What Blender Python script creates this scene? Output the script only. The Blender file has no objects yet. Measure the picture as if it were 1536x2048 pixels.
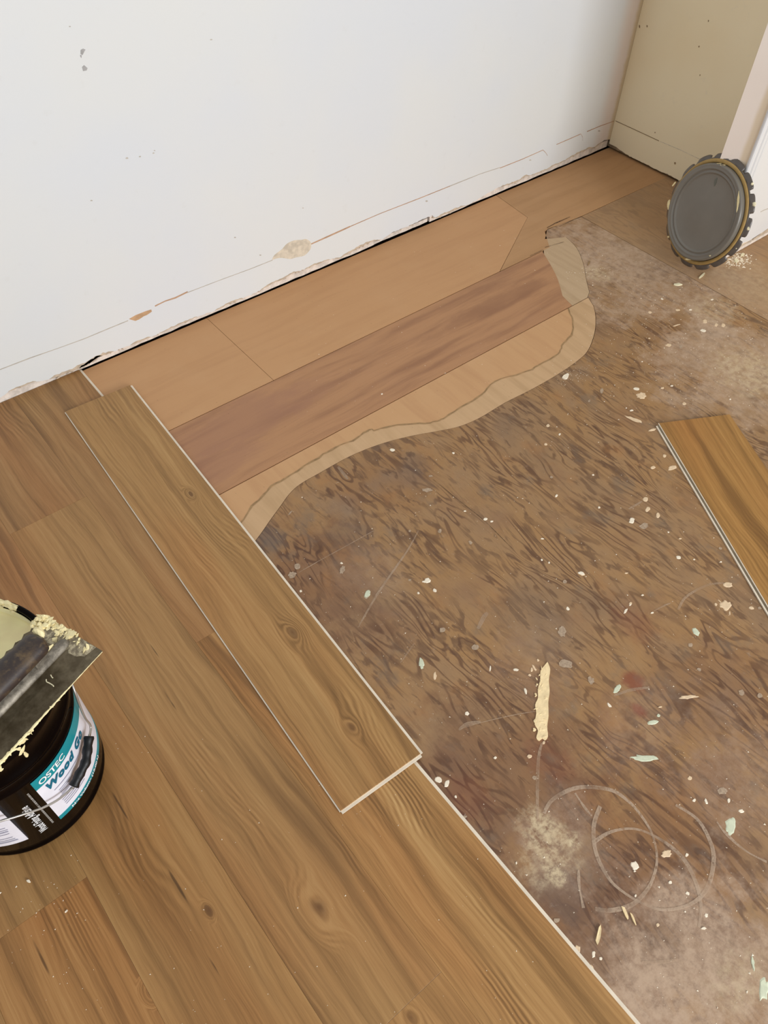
import bpy, bmesh, math, random
from mathutils import Vector, Matrix, Euler
import numpy as np
random.seed(7)
C = bpy.context.scene.collection
S = 1.36                                    # camera height in metres; all survey numbers below are in units of it
scn = bpy.context.scene

# ------------------------------------------------------------------ camera, world, lights, exposure
FPX = 1569.17
CAM_ROT = Euler((0.69769243, -0.01941611, -0.68010535), 'XYZ')
cd = bpy.data.cameras.new('camera'); cam = bpy.data.objects.new('camera', cd); C.objects.link(cam)
cam.location = (0, 0, S); cam.rotation_euler = CAM_ROT
cd.sensor_fit = 'VERTICAL'; cd.sensor_height = 24.0; cd.lens = FPX/2048*24.0; cd.clip_start = .02
scn.camera = cam

w = bpy.data.worlds.new('world'); scn.world = w; w.use_nodes = True
bg = w.node_tree.nodes['Background']; bg.inputs[0].default_value = (.93, .965, 1.0, 1); bg.inputs[1].default_value = .60

def area(name, loc, target, sx, sy, power, col):
    d = bpy.data.lights.new(name, 'AREA'); d.shape = 'RECTANGLE'; d.size = sx; d.size_y = sy; d.energy = power; d.color = col
    o = bpy.data.objects.new(name, d); C.objects.link(o); o.location = loc
    o.rotation_euler = (Vector(target)-Vector(loc)).to_track_quat('-Z', 'Y').to_euler()
    return o
area('window_light', (.80, -3.3, 1.75), (1.0, 1.2, .3), 2.4, 1.6, 160, (.97, .985, 1.0))
scn.view_settings.view_transform = 'Standard'; scn.view_settings.look = 'None'
scn.view_settings.gamma = 1; scn.view_settings.use_curve_mapping = False
scn.view_settings.exposure = 0.0

# ------------------------------------------------------------------ survey helpers: where a sighted point lies on a real plane
RM = CAM_ROT.to_matrix()
EYE = Vector((0, 0, S))
def ray(x, y): return RM @ Vector(((x-768)/FPX, -(y-1024)/FPX, -1))
def at(x, y, z=0.0):
    d = ray(x, y); return EYE + d*((z-S)/d.z)
def on(x, y, ax, v):
    d = ray(x, y); return EYE + d*((v-EYE[ax])/d[ax])

# ------------------------------------------------------------------ object helpers
def obj(name, bm, mats, parent=None, smooth=False, kind=None):
    me = bpy.data.meshes.new(name); bm.normal_update(); bm.to_mesh(me); bm.free()
    if not isinstance(mats, (list, tuple)): mats = [mats]
    for m in mats: me.materials.append(m)
    if smooth:
        for p in me.polygons: p.use_smooth = True
    o = bpy.data.objects.new(name, me); C.objects.link(o)
    if parent: o.parent = parent
    if kind: o['kind'] = kind
    return o
def tag(o, label=None, cat=None, group=None, kind=None):
    if label: o['label'] = label
    if cat: o['category'] = cat
    if group: o['group'] = group
    if kind: o['kind'] = kind
    return o
def empty(name, loc, rz=0, label=None, cat=None, group=None):
    o = bpy.data.objects.new(name, None); C.objects.link(o); o.location = loc; o.rotation_euler = (0, 0, rz)
    o.empty_display_size = .05
    return tag(o, label, cat, group)
def box(bm, x0, x1, y0, y1, z0, z1, mi=0):
    v = [bm.verts.new(p) for p in ((x0,y0,z0),(x1,y0,z0),(x1,y1,z0),(x0,y1,z0),(x0,y0,z1),(x1,y0,z1),(x1,y1,z1),(x0,y1,z1))]
    for f in ((3,2,1,0),(4,5,6,7),(0,1,5,4),(1,2,6,5),(2,3,7,6),(3,0,4,7)):
        bm.faces.new([v[i] for i in f]).material_index = mi
    return v
def prism(bm, pts, z0, z1, mi_top=0, mi_side=0):
    """horizontal polygon (x,y) extruded z0..z1"""
    a = sum(pts[i][0]*pts[(i+1) % len(pts)][1]-pts[(i+1) % len(pts)][0]*pts[i][1] for i in range(len(pts)))
    if a < 0: pts = pts[::-1]
    lo = [bm.verts.new((p[0], p[1], z0)) for p in pts]; hi = [bm.verts.new((p[0], p[1], z1)) for p in pts]
    bm.faces.new(hi).material_index = mi_top; bm.faces.new(lo[::-1]).material_index = mi_side
    n = len(pts)
    for i in range(n):
        bm.faces.new((lo[i], lo[(i+1) % n], hi[(i+1) % n], hi[i])).material_index = mi_side
def prism_dir(bm, P, off, mi=0):
    """planar 3D polygon P pushed back by vector off (front face keeps P)"""
    P = [Vector(p) for p in P]; off = Vector(off)
    nrm = Vector((0,0,0))
    for i in range(len(P)): nrm += P[i].cross(P[(i+1) % len(P)])
    if nrm.dot(off) > 0: P = P[::-1]
    a = [bm.verts.new(p) for p in P]; b = [bm.verts.new(p+off) for p in P]
    bm.faces.new(a).material_index = mi; bm.faces.new(b[::-1]).material_index = mi
    n = len(P)
    for i in range(n): bm.faces.new((b[i], b[(i+1) % n], a[(i+1) % n], a[i])).material_index = mi
def lathe(bm, prof, n=64, a0=0, a1=2*math.pi, mi=0):
    full = abs(a1-a0-2*math.pi) < 1e-6
    rings = []
    k = n if full else n+1
    for r, z in prof:
        if r < 1e-7: rings.append([bm.verts.new((0, 0, z))]*k)
        else: rings.append([bm.verts.new((r*math.cos(a0+(a1-a0)*i/n), r*math.sin(a0+(a1-a0)*i/n), z)) for i in range(k)])
    for q in range(len(rings)-1):
        A, B = rings[q], rings[q+1]
        for i in range(n):
            j = (i+1) % k
            vs = [A[i], A[j], B[j], B[i]]
            u = []
            for v in vs:
                if v not in u: u.append(v)
            if len(u) >= 3:
                try: bm.faces.new(u).material_index = mi
                except ValueError: pass
def tube(bm, pts, r, n=8, mi=0, cap=True):
    pts = [Vector(p) for p in pts]; rad = r if isinstance(r, (list, tuple)) else [r]*len(pts)
    rings = []; up = None
    for i, p in enumerate(pts):
        t = (pts[min(i+1, len(pts)-1)]-pts[max(i-1, 0)]).normalized()
        if up is None: up = t.orthogonal().normalized()
        up = (up - t*up.dot(t)).normalized(); s = t.cross(up)
        rings.append([bm.verts.new(p+(up*math.cos(2*math.pi*k/n)+s*math.sin(2*math.pi*k/n))*rad[i]) for k in range(n)])
    for a, b in zip(rings, rings[1:]):
        for k in range(n): bm.faces.new((a[k], a[(k+1) % n], b[(k+1) % n], b[k])).material_index = mi
    if cap: bm.faces.new(rings[0][::-1]).material_index = mi; bm.faces.new(rings[-1]).material_index = mi
def smooth_path(pts, sub=6):
    P = [Vector(p) for p in pts]; out = []
    for i in range(len(P)-1):
        p0, p1, p2, p3 = P[max(i-1,0)], P[i], P[i+1], P[min(i+2,len(P)-1)]
        for k in range(sub):
            t = k/sub
            out.append(.5*((2*p1)+(p2-p0)*t+(2*p0-5*p1+4*p2-p3)*t*t+(3*p1-p0-3*p2+p3)*t**3))
    out.append(P[-1]); return out
def lump(bm, p, sx, sy, sz, rot=None, mi=0, sub=1, rough=.25):
    r = bmesh.ops.create_icosphere(bm, subdivisions=sub, radius=1.0)
    M = Matrix.Translation(p) @ (rot if rot is not None else Matrix.Rotation(random.uniform(0, 6.3), 4, 'Z')) @ Matrix.Diagonal((sx, sy, sz, 1))
    for v in r['verts']:
        v.co = M @ (v.co*(1+random.uniform(-rough, rough)))
        for f in v.link_faces: f.material_index = mi
def inter(poly, x):
    for (x0, y0), (x1, y1) in zip(poly, poly[1:]):
        if x0 <= x <= x1: return y0+(y1-y0)*(x-x0)/max(x1-x0, 1e-9)
    return poly[0][1] if x < poly[0][0] else poly[-1][1]

# ------------------------------------------------------------------ material helpers
def lin(c):
    return tuple(((v/255)/12.92 if v/255 <= .04045 else ((v/255+.055)/1.055)**2.4) for v in c)
class G:
    def __init__(s, name):
        s.mat = bpy.data.materials.new(name); s.mat.use_nodes = True; s.t = s.mat.node_tree
        s.b = s.t.nodes['Principled BSDF']; s.out = s.t.nodes['Material Output']
        s.tc = s.t.nodes.new('ShaderNodeTexCoord').outputs['Object']
        sp = s.t.nodes.new('ShaderNodeSeparateXYZ'); s.t.links.new(s.tc, sp.inputs[0]); s.x, s.y, s.z = sp.outputs
    def put(s, sock, v):
        if isinstance(v, bpy.types.NodeSocket): s.t.links.new(v, sock)
        elif v is not None:
            if isinstance(v, (tuple, list)) and len(v) == 3 and sock.type == 'RGBA': v = (*v, 1)
            sock.default_value = v
    def m(s, op, a, b=None, c=None, clamp=False):
        n = s.t.nodes.new('ShaderNodeMath'); n.operation = op; n.use_clamp = clamp
        for i, v in enumerate((a, b, c)): 
            if v is not None: s.put(n.inputs[i], v)
        return n.outputs[0]
    def add(s, a, b): return s.m('ADD', a, b)
    def sub(s, a, b): return s.m('SUBTRACT', a, b)
    def mul(s, a, b): return s.m('MULTIPLY', a, b)
    def vec(s, x, y, z=0.0):
        n = s.t.nodes.new('ShaderNodeCombineXYZ')
        for i, v in enumerate((x, y, z)): s.put(n.inputs[i], v)
        return n.outputs[0]
    def noise(s, v, scale=1.0, detail=2.0, rough=.5, dist=0.0):
        n = s.t.nodes.new('ShaderNodeTexNoise'); s.put(n.inputs['Vector'], v)
        for k, x in (('Scale', scale), ('Detail', detail), ('Roughness', rough), ('Distortion', dist)): n.inputs[k].default_value = x
        return n.outputs['Fac']
    def vor(s, v, scale, rnd=1.0):
        n = s.t.nodes.new('ShaderNodeTexVoronoi'); s.put(n.inputs['Vector'], v); n.inputs['Scale'].default_value = scale
        n.inputs['Randomness'].default_value = rnd
        return n.outputs['Distance']
    def ss(s, v, lo, hi, a=0.0, b=1.0):
        n = s.t.nodes.new('ShaderNodeMapRange'); n.interpolation_type = 'SMOOTHSTEP'
        s.put(n.inputs['Value'], v); n.inputs['From Min'].default_value = lo; n.inputs['From Max'].default_value = hi
        n.inputs['To Min'].default_value = a; n.inputs['To Max'].default_value = b
        return n.outputs['Result']
    def mix(s, f, a, b, mode='MIX'):
        n = s.t.nodes.new('ShaderNodeMix'); n.data_type = 'RGBA'; n.blend_type = mode; n.clamp_factor = True
        s.put(n.inputs[0], f); s.put(n.inputs[6], a); s.put(n.inputs[7], b); return n.outputs[2]
    def ramp(s, f, stops):
        n = s.t.nodes.new('ShaderNodeValToRGB'); s.put(n.inputs[0], f); e = n.color_ramp.elements
        while len(e) < len(stops): e.new(.5)
        for el, (p, c) in zip(e, stops): el.position = p; el.color = (*lin(c), 1)
        return n.outputs[0]
    def bump(s, h, strength=.2, dist=.002):
        n = s.t.nodes.new('ShaderNodeBump'); n.inputs['Strength'].default_value = strength; n.inputs['Distance'].default_value = dist
        s.put(n.inputs['Height'], h); s.t.links.new(n.outputs[0], s.b.inputs['Normal'])
    def blob(s, x, y, rx, ry, rag=None, ang=0.0):
        """soft stain mask centred at x,y"""
        dx = s.sub(s.x, x); dy = s.sub(s.y, y)
        if ang:
            c, q = math.cos(ang), math.sin(ang)
            dx, dy = s.add(s.mul(dx, c), s.mul(dy, q)), s.sub(s.mul(dy, c), s.mul(dx, q))
        d = s.m('SQRT', s.add(s.m('POWER', s.mul(dx, 1/rx), 2.0), s.m('POWER', s.mul(dy, 1/ry), 2.0)))
        if rag is not None: d = s.add(d, rag)
        return s.ss(d, 1.0, .35)
    def done(s, col, rough=.5, spec=.4, metal=0.0):
        s.put(s.b.inputs['Base Color'], col); s.put(s.b.inputs['Roughness'], rough)
        s.put(s.b.inputs['Specular IOR Level'], spec); s.put(s.b.inputs['Metallic'], metal)
        return s.mat
def plain(name, c, rough=.5, spec=.4, metal=0.0, var=.12, vs=40.0, bump=0.0):
    g = G(name); n = g.noise(g.tc, vs, 3.0)
    k = tuple(v*(1-var) for v in lin(c)); h = tuple(min(1, v*(1+var)) for v in lin(c))
    if bump: g.bump(g.noise(g.tc, vs*2, 3.0), bump, .002)
    return g.done(g.mix(g.ss(n, .3, .7), k, h), rough, spec, metal)

# --- luxury vinyl plank, plank axis = local y
def vinyl(name, seed, tint=(1, 1, 1), knots=(), cracks=(), contrast=1.0, cath=1.0, warm=0.0):
    g = G(name)
    x, y = g.x, g.add(g.y, seed*3.71)
    xs = g.add(x, seed*1.37)
    slow = g.sub(g.noise(g.vec(g.mul(xs, 5.0), g.mul(y, 1.7)), 1.0, 2.0), .5)
    mid = g.sub(g.noise(g.vec(g.mul(xs, 22.0), g.mul(y, 7.0)), 1.0, 3.0, .6), .5)
    t = g.add(x, g.add(g.mul(slow, .055), g.mul(mid, .012)))
    kd = None
    for (kx, ky, kr) in knots:
        dx = g.sub(g.x, kx); dy = g.mul(g.sub(g.y, ky), .55)
        d = g.add(g.m('SQRT', g.add(g.mul(dx, dx), g.mul(dy, dy))), g.mul(mid, kr*1.3))
        wgt = g.ss(d, kr*2.8, kr*.3)
        t = g.add(g.mul(t, g.sub(1.0, wgt)), g.mul(g.mul(d, wgt), 1.0))
        core = g.ss(g.add(d, g.mul(mid, .012)), kr*.95, kr*.10)
        kd = core if kd is None else g.m('MAXIMUM', kd, core)
    s1 = g.noise(g.vec(g.mul(t, 30.0), g.mul(y, .8)), 1.0, 3.0, .55)            # broad bands
    s2 = g.noise(g.vec(g.mul(t, 190.0), g.mul(y, 2.6)), 1.0, 4.0, .65)          # growth lines
    s3 = g.noise(g.vec(g.mul(xs, 620.0), g.mul(y, 16.0)), 1.0, 2.0, .6)         # pores
    ring = g.m('SINE', g.mul(g.add(t, g.mul(slow, .10)), 760.0))
    rmask = g.ss(g.noise(g.vec(g.mul(xs, 9.0), g.mul(y, 3.4), seed), 1.0, 1.0), .54, .72)
    for (kx, ky, kr) in knots:
        rmask = g.m('MAXIMUM', rmask, g.mul(g.blob(kx, ky, kr*3.2, kr*7), .8))
    f = g.add(g.mul(s1, .62), g.mul(s2, .44))
    f = g.add(f, g.mul(g.mul(ring, rmask), .065*cath))
    f = g.add(f, g.mul(g.sub(s3, .5), .20))
    f = g.add(.5, g.mul(g.sub(f, .53), 1.35*contrast))
    col = g.ramp(f, [(0.0, (90, 63, 34)), (.28, (128, 94, 54)), (.55, (164, 124, 76)), (.8, (182, 144, 94)), (1.0, (198, 162, 112))])
    tone = g.noise(g.vec(g.mul(xs, 7.0), g.mul(y, 1.3), 3.3), 1.0, 2.0)
    col = g.mix(g.ss(tone, .42, .72), col, g.mix(1.0, col, (1.0, .89, .82), 'MULTIPLY'))
    # long dark mineral streaks
    st = g.noise(g.vec(g.mul(t, 26.0), g.mul(y, 1.1), 8.0), 1.0, 2.0, .5)
    col = g.mix(g.mul(g.ss(st, .58, .70), .5), col, lin((104, 72, 40)))
    for (cx, cy, cw, cl, a) in cracks:
        col = g.mix(g.mul(g.blob(g.add(cx, g.mul(slow, .02)) if False else cx, cy, cw*.55, cl, g.mul(mid, 3.4), a), .7), col, lin((64, 42, 22)))
    if kd is not None: col = g.mix(g.mul(kd, .7), col, lin((88, 56, 30)))
    col = g.mix(1.0, col, tuple(tint), 'MULTIPLY')
    g.bump(g.add(s3, g.mul(s2, .6)), .12, .0006)
    return g.done(col, g.ss(s3, .2, .8, .50, .40), .35)

# --- worn stained plywood, grain runs along y
def ply_stained(name, dust_spots=(), haze=(), reds=(), greys=(), dustiness=0.0, browns=()):
    g = G(name); x, y = g.x, g.y
    wv = g.sub(g.noise(g.vec(g.mul(x, 6.0), g.mul(y, 4.0)), 1.0, 2.0), .5)
    xw = g.add(x, g.mul(wv, .05))
    f = g.noise(g.vec(g.mul(xw, 13.0), g.mul(y, 2.3)), 1.0, 3.0, .5, .5)
    lines = g.ss(g.m('SINE', g.mul(f, 88.0)), .10, .95)
    lm = g.ss(g.noise(g.vec(g.mul(x, 9.0), g.mul(y, 5.0), 4.0), 1.0, 2.0), .38, .62)
    dash = g.noise(g.vec(g.mul(xw, 60.0), g.mul(y, 15.0)), 1.0, 3.0, .55, .8)
    dm = g.ss(dash, .51, .62)
    fine = g.noise(g.vec(g.mul(xw, 330.0), g.mul(y, 40.0)), 1.0, 2.0, .6)
    big = g.noise(g.vec(g.mul(x, 5.0), g.mul(y, 4.0), 1.5), 1.0, 3.0, .6)
    big2 = g.noise(g.vec(g.mul(x, 9.0), g.mul(y, 7.0), 9.5), 1.0, 3.0, .6)
    col = g.ramp(big, [(.25, (134, 106, 80)), (.45, (156, 121, 84)), (.6, (160, 121, 78)), (.78, (148, 120, 92))])
    col = g.mix(g.mul(g.ss(big2, .5, .72), .4), col, lin((130, 94, 70)))
    col = g.mix(g.mul(g.mul(lines, lm), .78), col, lin((98, 66, 44)))
    col = g.mix(g.mul(g.mul(dm, g.ss(big2, .74, .36)), .66), col, lin((92, 64, 46)))
    col = g.mix(g.mul(g.ss(fine, .5, .75), .22), col, lin((84, 58, 42)))
    rag = g.mul(g.sub(g.noise(g.tc, 26.0, 5.0, .7), .5), 1.5)
    rag2 = g.mul(g.sub(g.noise(g.tc, 8.0, 5.0, .7), .5), 2.6)
    for (px, py, rx, ry, a) in browns: col = g.mix(g.mul(g.blob(px, py, rx, ry, rag2), a), col, g.mix(1.0, col, (.74, .66, .66), 'MULTIPLY'))
    for (px, py, r, a) in reds: col = g.mix(g.mul(g.blob(px, py, r, r*1.3, rag), a), col, lin((128, 62, 42)))
    for (px, py, r, a) in greys: col = g.mix(g.mul(g.blob(px, py, r, r*1.2, rag), a), col, lin((92, 80, 74)))
    pat = g.ss(g.noise(g.tc, 12.0, 5.0, .7), .46, .72)
    scuff = g.ss(g.noise(g.vec(g.mul(x, 70.0), g.mul(y, 55.0)), 1.0, 4.0, .75), .56, .78)
    ob = g.noise(g.vec(g.mul(x, 11.0), g.mul(y, 8.0), 21.0), 1.0, 4.0, .65)
    col = g.mix(g.mul(g.ss(ob, .56, .74), .40), col, lin((166, 116, 68)))
    col = g.mix(g.mul(g.ss(ob, .44, .28), .45), col, lin((112, 98, 84)))
    col = g.mix(g.mul(g.mul(pat, scuff), .42), col, lin((186, 168, 150)))
    for (px, py, rx, ry, a) in haze:
        k = g.mul(g.blob(px, py, rx, ry, rag2), a)
        col = g.mix(g.mul(k, g.ss(g.noise(g.tc, 46.0, 6.0, .78), .3, .7, .25, 1.0)), col, lin((186, 158, 132)))
    for (px, py, rx, ry, a) in dust_spots:
        k = g.mul(g.blob(px, py, rx, ry, rag), a)
        col = g.mix(g.mul(k, g.ss(g.noise(g.tc, 60.0, 6.0, .72), .36, .66)), col, lin((214, 192, 154)))
    if dustiness: col = g.mix(dustiness, col, lin((176, 142, 106)))
    speck = g.ss(g.vor(g.tc, 95.0), .10, .06)
    spm = g.ss(g.noise(g.tc, 30.0, 2.0), .5, .62)
    col = g.mix(g.mul(g.mul(speck, spm), .5), col, lin((206, 180, 150)))
    g.bump(g.add(dash, g.mul(fine, .5)), .18, .001)
    return g.done(col, g.ss(big, .3, .7, .42, .58), .4)

# --- sanded softwood veneer; ax 'x' or 'y' is the grain direction
def sanded(name, base, dark, amt=.4, ax='x', streak=1.0, pale=None, blobs=(), pinks=()):
    g = G(name)
    a, b = (g.x, g.y) if ax == 'x' else (g.y, g.x)
    wv = g.sub(g.noise(g.vec(g.mul(a, 2.5), g.mul(b, 7.0)), 1.0, 2.0), .5)
    bw = g.add(b, g.mul(wv, .05))
    n1 = g.noise(g.vec(g.mul(a, 2.2), g.mul(bw, 26.0)), 1.0, 4.0, .6)
    n2 = g.noise(g.vec(g.mul(a, 9.0), g.mul(bw, 160.0)), 1.0, 3.0, .6)
    n3 = g.noise(g.tc, 9.0, 4.0, .6)
    col = g.mix(g.mul(g.ss(n1, .42, .72), amt), lin(base), lin(dark))
    col = g.mix(g.mul(g.ss(n2, .5, .75), .28*streak), col, lin(dark))
    col = g.mix(g.mul(g.ss(n3, .45, .75), .22), col, lin(pale or base))
    rag = g.mul(g.sub(g.noise(g.vec(g.mul(a, 8.0), g.mul(b, 24.0)), 1.0, 4.0, .65), .5), 1.6)
    for (px, py, rx, ry, al) in blobs: col = g.mix(g.mul(g.blob(px, py, rx, ry, rag), al), col, lin(dark))
    for (px, py, rx, ry, al) in pinks: col = g.mix(g.mul(g.blob(px, py, rx, ry, rag), al), col, lin((160, 116, 92)))
    speck = g.ss(g.vor(g.tc, 38.0), .055, .035)
    col = g.mix(g.mul(speck, .45), col, lin((122, 92, 62)))
    g.bump(n2, .08, .0006)
    return g.done(col, .62, .25)

def painted_wall(name, base, second, corner=None):
    g = G(name)
    n = g.noise(g.tc, 2.2, 3.0, .55); n2 = g.noise(g.tc, 26.0, 4.0, .6); n3 = g.noise(g.tc, 260.0, 2.0)
    col = g.mix(g.ss(n, .35, .7), lin(base), lin(second))
    if corner:                                    # skim coat along the inner corner, with the corner's shading painted into its tint
        d = g.add(g.x, g.mul(g.sub(n2, .5), .02))
        col = g.mix(g.ss(d, corner-.115, corner-.04, 0.0, .75), col, lin((226, 208, 196)))
        col = g.mix(g.ss(d, corner-.028, corner-.006, 0.0, .8), col, lin((204, 184, 144)))
    col = g.mix(g.mul(g.ss(n2, .62, .75), .10), col, lin((200, 196, 188)))
    g.bump(g.add(n3, g.mul(n2, .8)), .07, .001)
    return g.done(col, .62, .3)

M_core = plain('vinyl_core_cream', (226, 212, 190), .5, .3, var=.06)
M_groove = plain('vinyl_core_groove', (170, 156, 134), .6, .3, var=.08)
M_void = plain('subfloor_dark', (58, 42, 28), .9, .1)
M_spot_white = plain('dried_paint_white', (240, 226, 202), .45, .4, var=.05, vs=120)
M_spot_cream = plain('dried_paint_cream', (224, 196, 160), .5, .35, var=.08, vs=120)
M_spot_green = plain('dried_paint_pale_green', (205, 208, 180), .5, .35, var=.08, vs=120)
g = G('dried_paint_worn'); n = g.noise(g.tc, 160.0, 4.0, .7)
g.put(g.b.inputs['Alpha'], g.ss(n, .25, .7, .5, .9)); M_spot_grey = g.done(lin((190, 166, 140)), .55, .3)
M_filler = plain('dried_filler', (240, 214, 166), .6, .3, var=.08, vs=90, bump=.4)

# ================================================================== SETTING
YW = 1.2755*S          # face of the back wall
XW = 1.850*S           # face of the beige end wall
XN = 1.590*S           # end face of the short wall on the right
YN0, YN1 = .7495*S, .8150*S
ZV = .0065             # vinyl thickness

bm = bmesh.new(); box(bm, -1.6, 4.2, -1.5, 2.4, -.14, -.0165)
floor = obj('floor', bm, M_void); tag(floor, kind='structure')

def px2(pts, z=0.0): return [(p.x, p.y) for p in (at(a, b, z) for a, b in pts)]
def board(name, pts, mat, z=0.0, label=None, thick=.016):
    bm = bmesh.new(); prism(bm, pts, z-thick, z, 0, 0)
    o = obj(name, bm, mat, floor)
    if label: o['label'] = label
    return o

def P(x, y, z=0.0):
    p = at(x, y, z); return p.x, p.y
HZ = [(*P(1400, 2000), .32, .20, .9), (*P(1300, 2040), .22, .08, .6), (*P(1250, 1930), .12, .10, .45), (*P(1480, 1560), .16, .16, .35), (*P(1120, 1690), .11, .10, .45), (*P(1280, 1460), .14, .10, .22),
      (*P(1290, 545), .36, .36, .92), (*P(1470, 740), .26, .32, .85), (*P(1180, 500), .16, .22, .9), (*P(760, 1150), .10, .12, .2), (*P(1080, 1330), .12, .1, .2)]
DS = [(*P(1098, 1680), .045, .075, .70), (*P(1085, 1650), .03, .04, .5), (*P(1150, 1682), .022, .018, .9), (*P(1112, 1752), .018, .030, .8), (*P(1070, 1730), .05, .05, .45), (*P(1480, 1960), .07, .05, .35),
      (*P(1190, 545), .05, .06, .6), (*P(1500, 745), .13, .14, .5), (*P(1430, 620), .10, .10, .35)]
RD = [(*P(1268, 1365), .026, .75), (*P(1275, 1418), .017, .8), (*P(1270, 1250), .05, .25), (*P(940, 1595), .05, .22), (*P(1100, 1520), .05, .25)]
GR = [(*P(540, 1075), .05, .5), (*P(700, 1080), .08, .3), (*P(830, 930), .05, .22), (*P(1060, 1240), .09, .18), (*P(1400, 1890), .10, .3), (*P(1130, 1790), .06, .4)]
BR = [(*P(640, 1180), .20, .26, .9), (*P(1000, 1560), .34, .22, .9), (*P(1330, 1720), .34, .26, .9), (*P(1150, 1900), .25, .2, .8), (*P(1450, 1400), .24, .2, .6), (*P(760, 960), .2, .12, .5)]
M_ply = ply_stained('worn_stained_plywood', DS, HZ, RD, GR, 0.0, BR)
M_ply_r = ply_stained('dusty_plywood', [(*P(1500, 560), .16, .2, .5)], [(*P(1480, 600), .3, .4, .6)], (), (), .55)
M_A = sanded('sanded_board_tan', (196, 150, 106), (182, 136, 95), .45, 'x', .5, (202, 160, 118))
M_B = sanded('sanded_board_reddish', (180, 134, 96), (148, 106, 78), .8, 'x', 1.0, (182, 138, 104),
             blobs=[(*P(1000, 600), .22, .05, .55), (*P(930, 640), .2, .03, .5), (*P(1060, 575), .1, .05, .4)], pinks=[(*P(470, 850), .28, .10, .5), (*P(420, 935), .2, .07, .5), (*P(600, 790), .18, .05, .3)])
M_C = sanded('sanded_board_pale', (200, 156, 112), (184, 138, 98), .5, 'y', .4, (206, 166, 124))
M_band = sanded('veneer_ply_edge', (200, 164, 124), (172, 138, 98), .5, 'y', .7, (210, 176, 138))
M_band_g = sanded('veneer_ply_edge_greyish', (192, 164, 130), (168, 140, 106), .5, 'y', .8, (200, 172, 140))
M_line = plain('veneer_glue_line', (158, 128, 90), .7, .2, var=.2, vs=60)
M_tanr = sanded('dusty_board_tan', (184, 142, 100), (166, 126, 86), .5, 'x', .5, (192, 154, 116))

Y1, Y2 = 1.0283*S, .8405*S              # seams parallel to the wall
XS = 1.519*S                            # seam square to the wall
gp = .0014
XA0 = .20*S
YB = YW+.002
# board A along the wall, split where its joints show
jx1 = (P(430, 655)[0]+P(545, 755)[0])/2
ja, jb = P(990, 530), P(1055, 435)
board('subfloor_board', [(XA0, Y1+gp), (jx1-.0006, Y1+gp), (jx1-.0006, YB), (XA0, YB)], M_A)
YR = 1.0775*S
def lerp(p, q, t): return (p[0]+(q[0]-p[0])*t, p[1]+(q[1]-p[1])*t)
board('subfloor_board', [(jx1+.0006, Y1+gp), (ja[0]-.012, Y1+gp), (jb[0]-.0007, jb[1]), (P(1022,408)[0], YB), (jx1+.0006, YB)], M_A)
board('subfloor_board', [(ja[0]-.009, Y1+gp), (P(1100,495)[0], Y1+gp), (P(1090,462)[0], YR+.012), (XS+.004, YR+gp), (XW+.12, YR+gp-.006), (XW+.12, YB), (P(1022,408)[0]+.002, YB), (jb[0]+.0007, jb[1])], M_tanr)
curve = [(470,1128),(513,1078),(540,1040),(562,1010),(578,988),(600,968),(640,945),(700,912),(760,888),(820,872),(880,861),(920,852),(960,835),(1010,805),(1060,780),(1113,750),(1154,722),(1176,700),(1189,665),(1191,633),(1186,608)]
curve_up = [(1180,590),(1172,557),(1167,529),(1154,497),(1132,474)]
inner = [(455,1078),(488,1038),(500,1018),(524,993),(544,973),(583,949),(637,915),(671,895),(705,881),(734,861),(754,859),(793,851),(851,846),(876,842),(892,834),(925,812),(963,790),(990,763),(1045,746),(1078,730),(1116,708),(1124,692),(1141,670),(1146,642),(1135,617)]
inner_up = [(1127,599),(1116,560),(1103,533),(1085,503)]
sm = lambda L, s=4: [(p[0], p[1]) for p in smooth_path([(a, b, 0) for a, b in L], s)]
Wc, Wi, Wcu, Wiu = px2(sm(curve)), px2(sm(inner)), px2(sm(curve_up)), px2(sm(inner_up))
XC = (Wc[-1][0]+Wcu[0][0])/2; Wc[-1] = (XC, Y2-gp); Wcu[0] = (XC, Y2+gp)
# board B
board('subfloor_board', [(XA0, Y2+gp)]+[(Wiu[0][0]-.002, Y2+gp)]+Wiu[1:-1]+[(P(1085,503)[0], Y1-gp), (XA0, Y1-gp)], M_B, label='reddish brown sanded board between two paler ones')
# board C
board('subfloor_board', [(XA0, Wi[0][1])]+Wi[:-1]+[(Wi[-1][0], Y2-gp), (XA0, Y2-gp)], M_C)
# exposed veneer band around it
board('veneer_band', Wc[:-1]+[(Wc[-1][0], Y2-gp), (Wi[-1][0]+.001, Y2-gp)]+Wi[::-1][1:], M_band, -.0004)
board('veneer_band', [(Wiu[0][0]-.001, Y2+gp), (Wcu[0][0], Y2+gp)]+Wcu[1:]+[P(1092, 478), (P(1086,500)[0], Y1-gp)]+Wiu[::-1][1:-1], M_band_g, -.0004)
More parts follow.
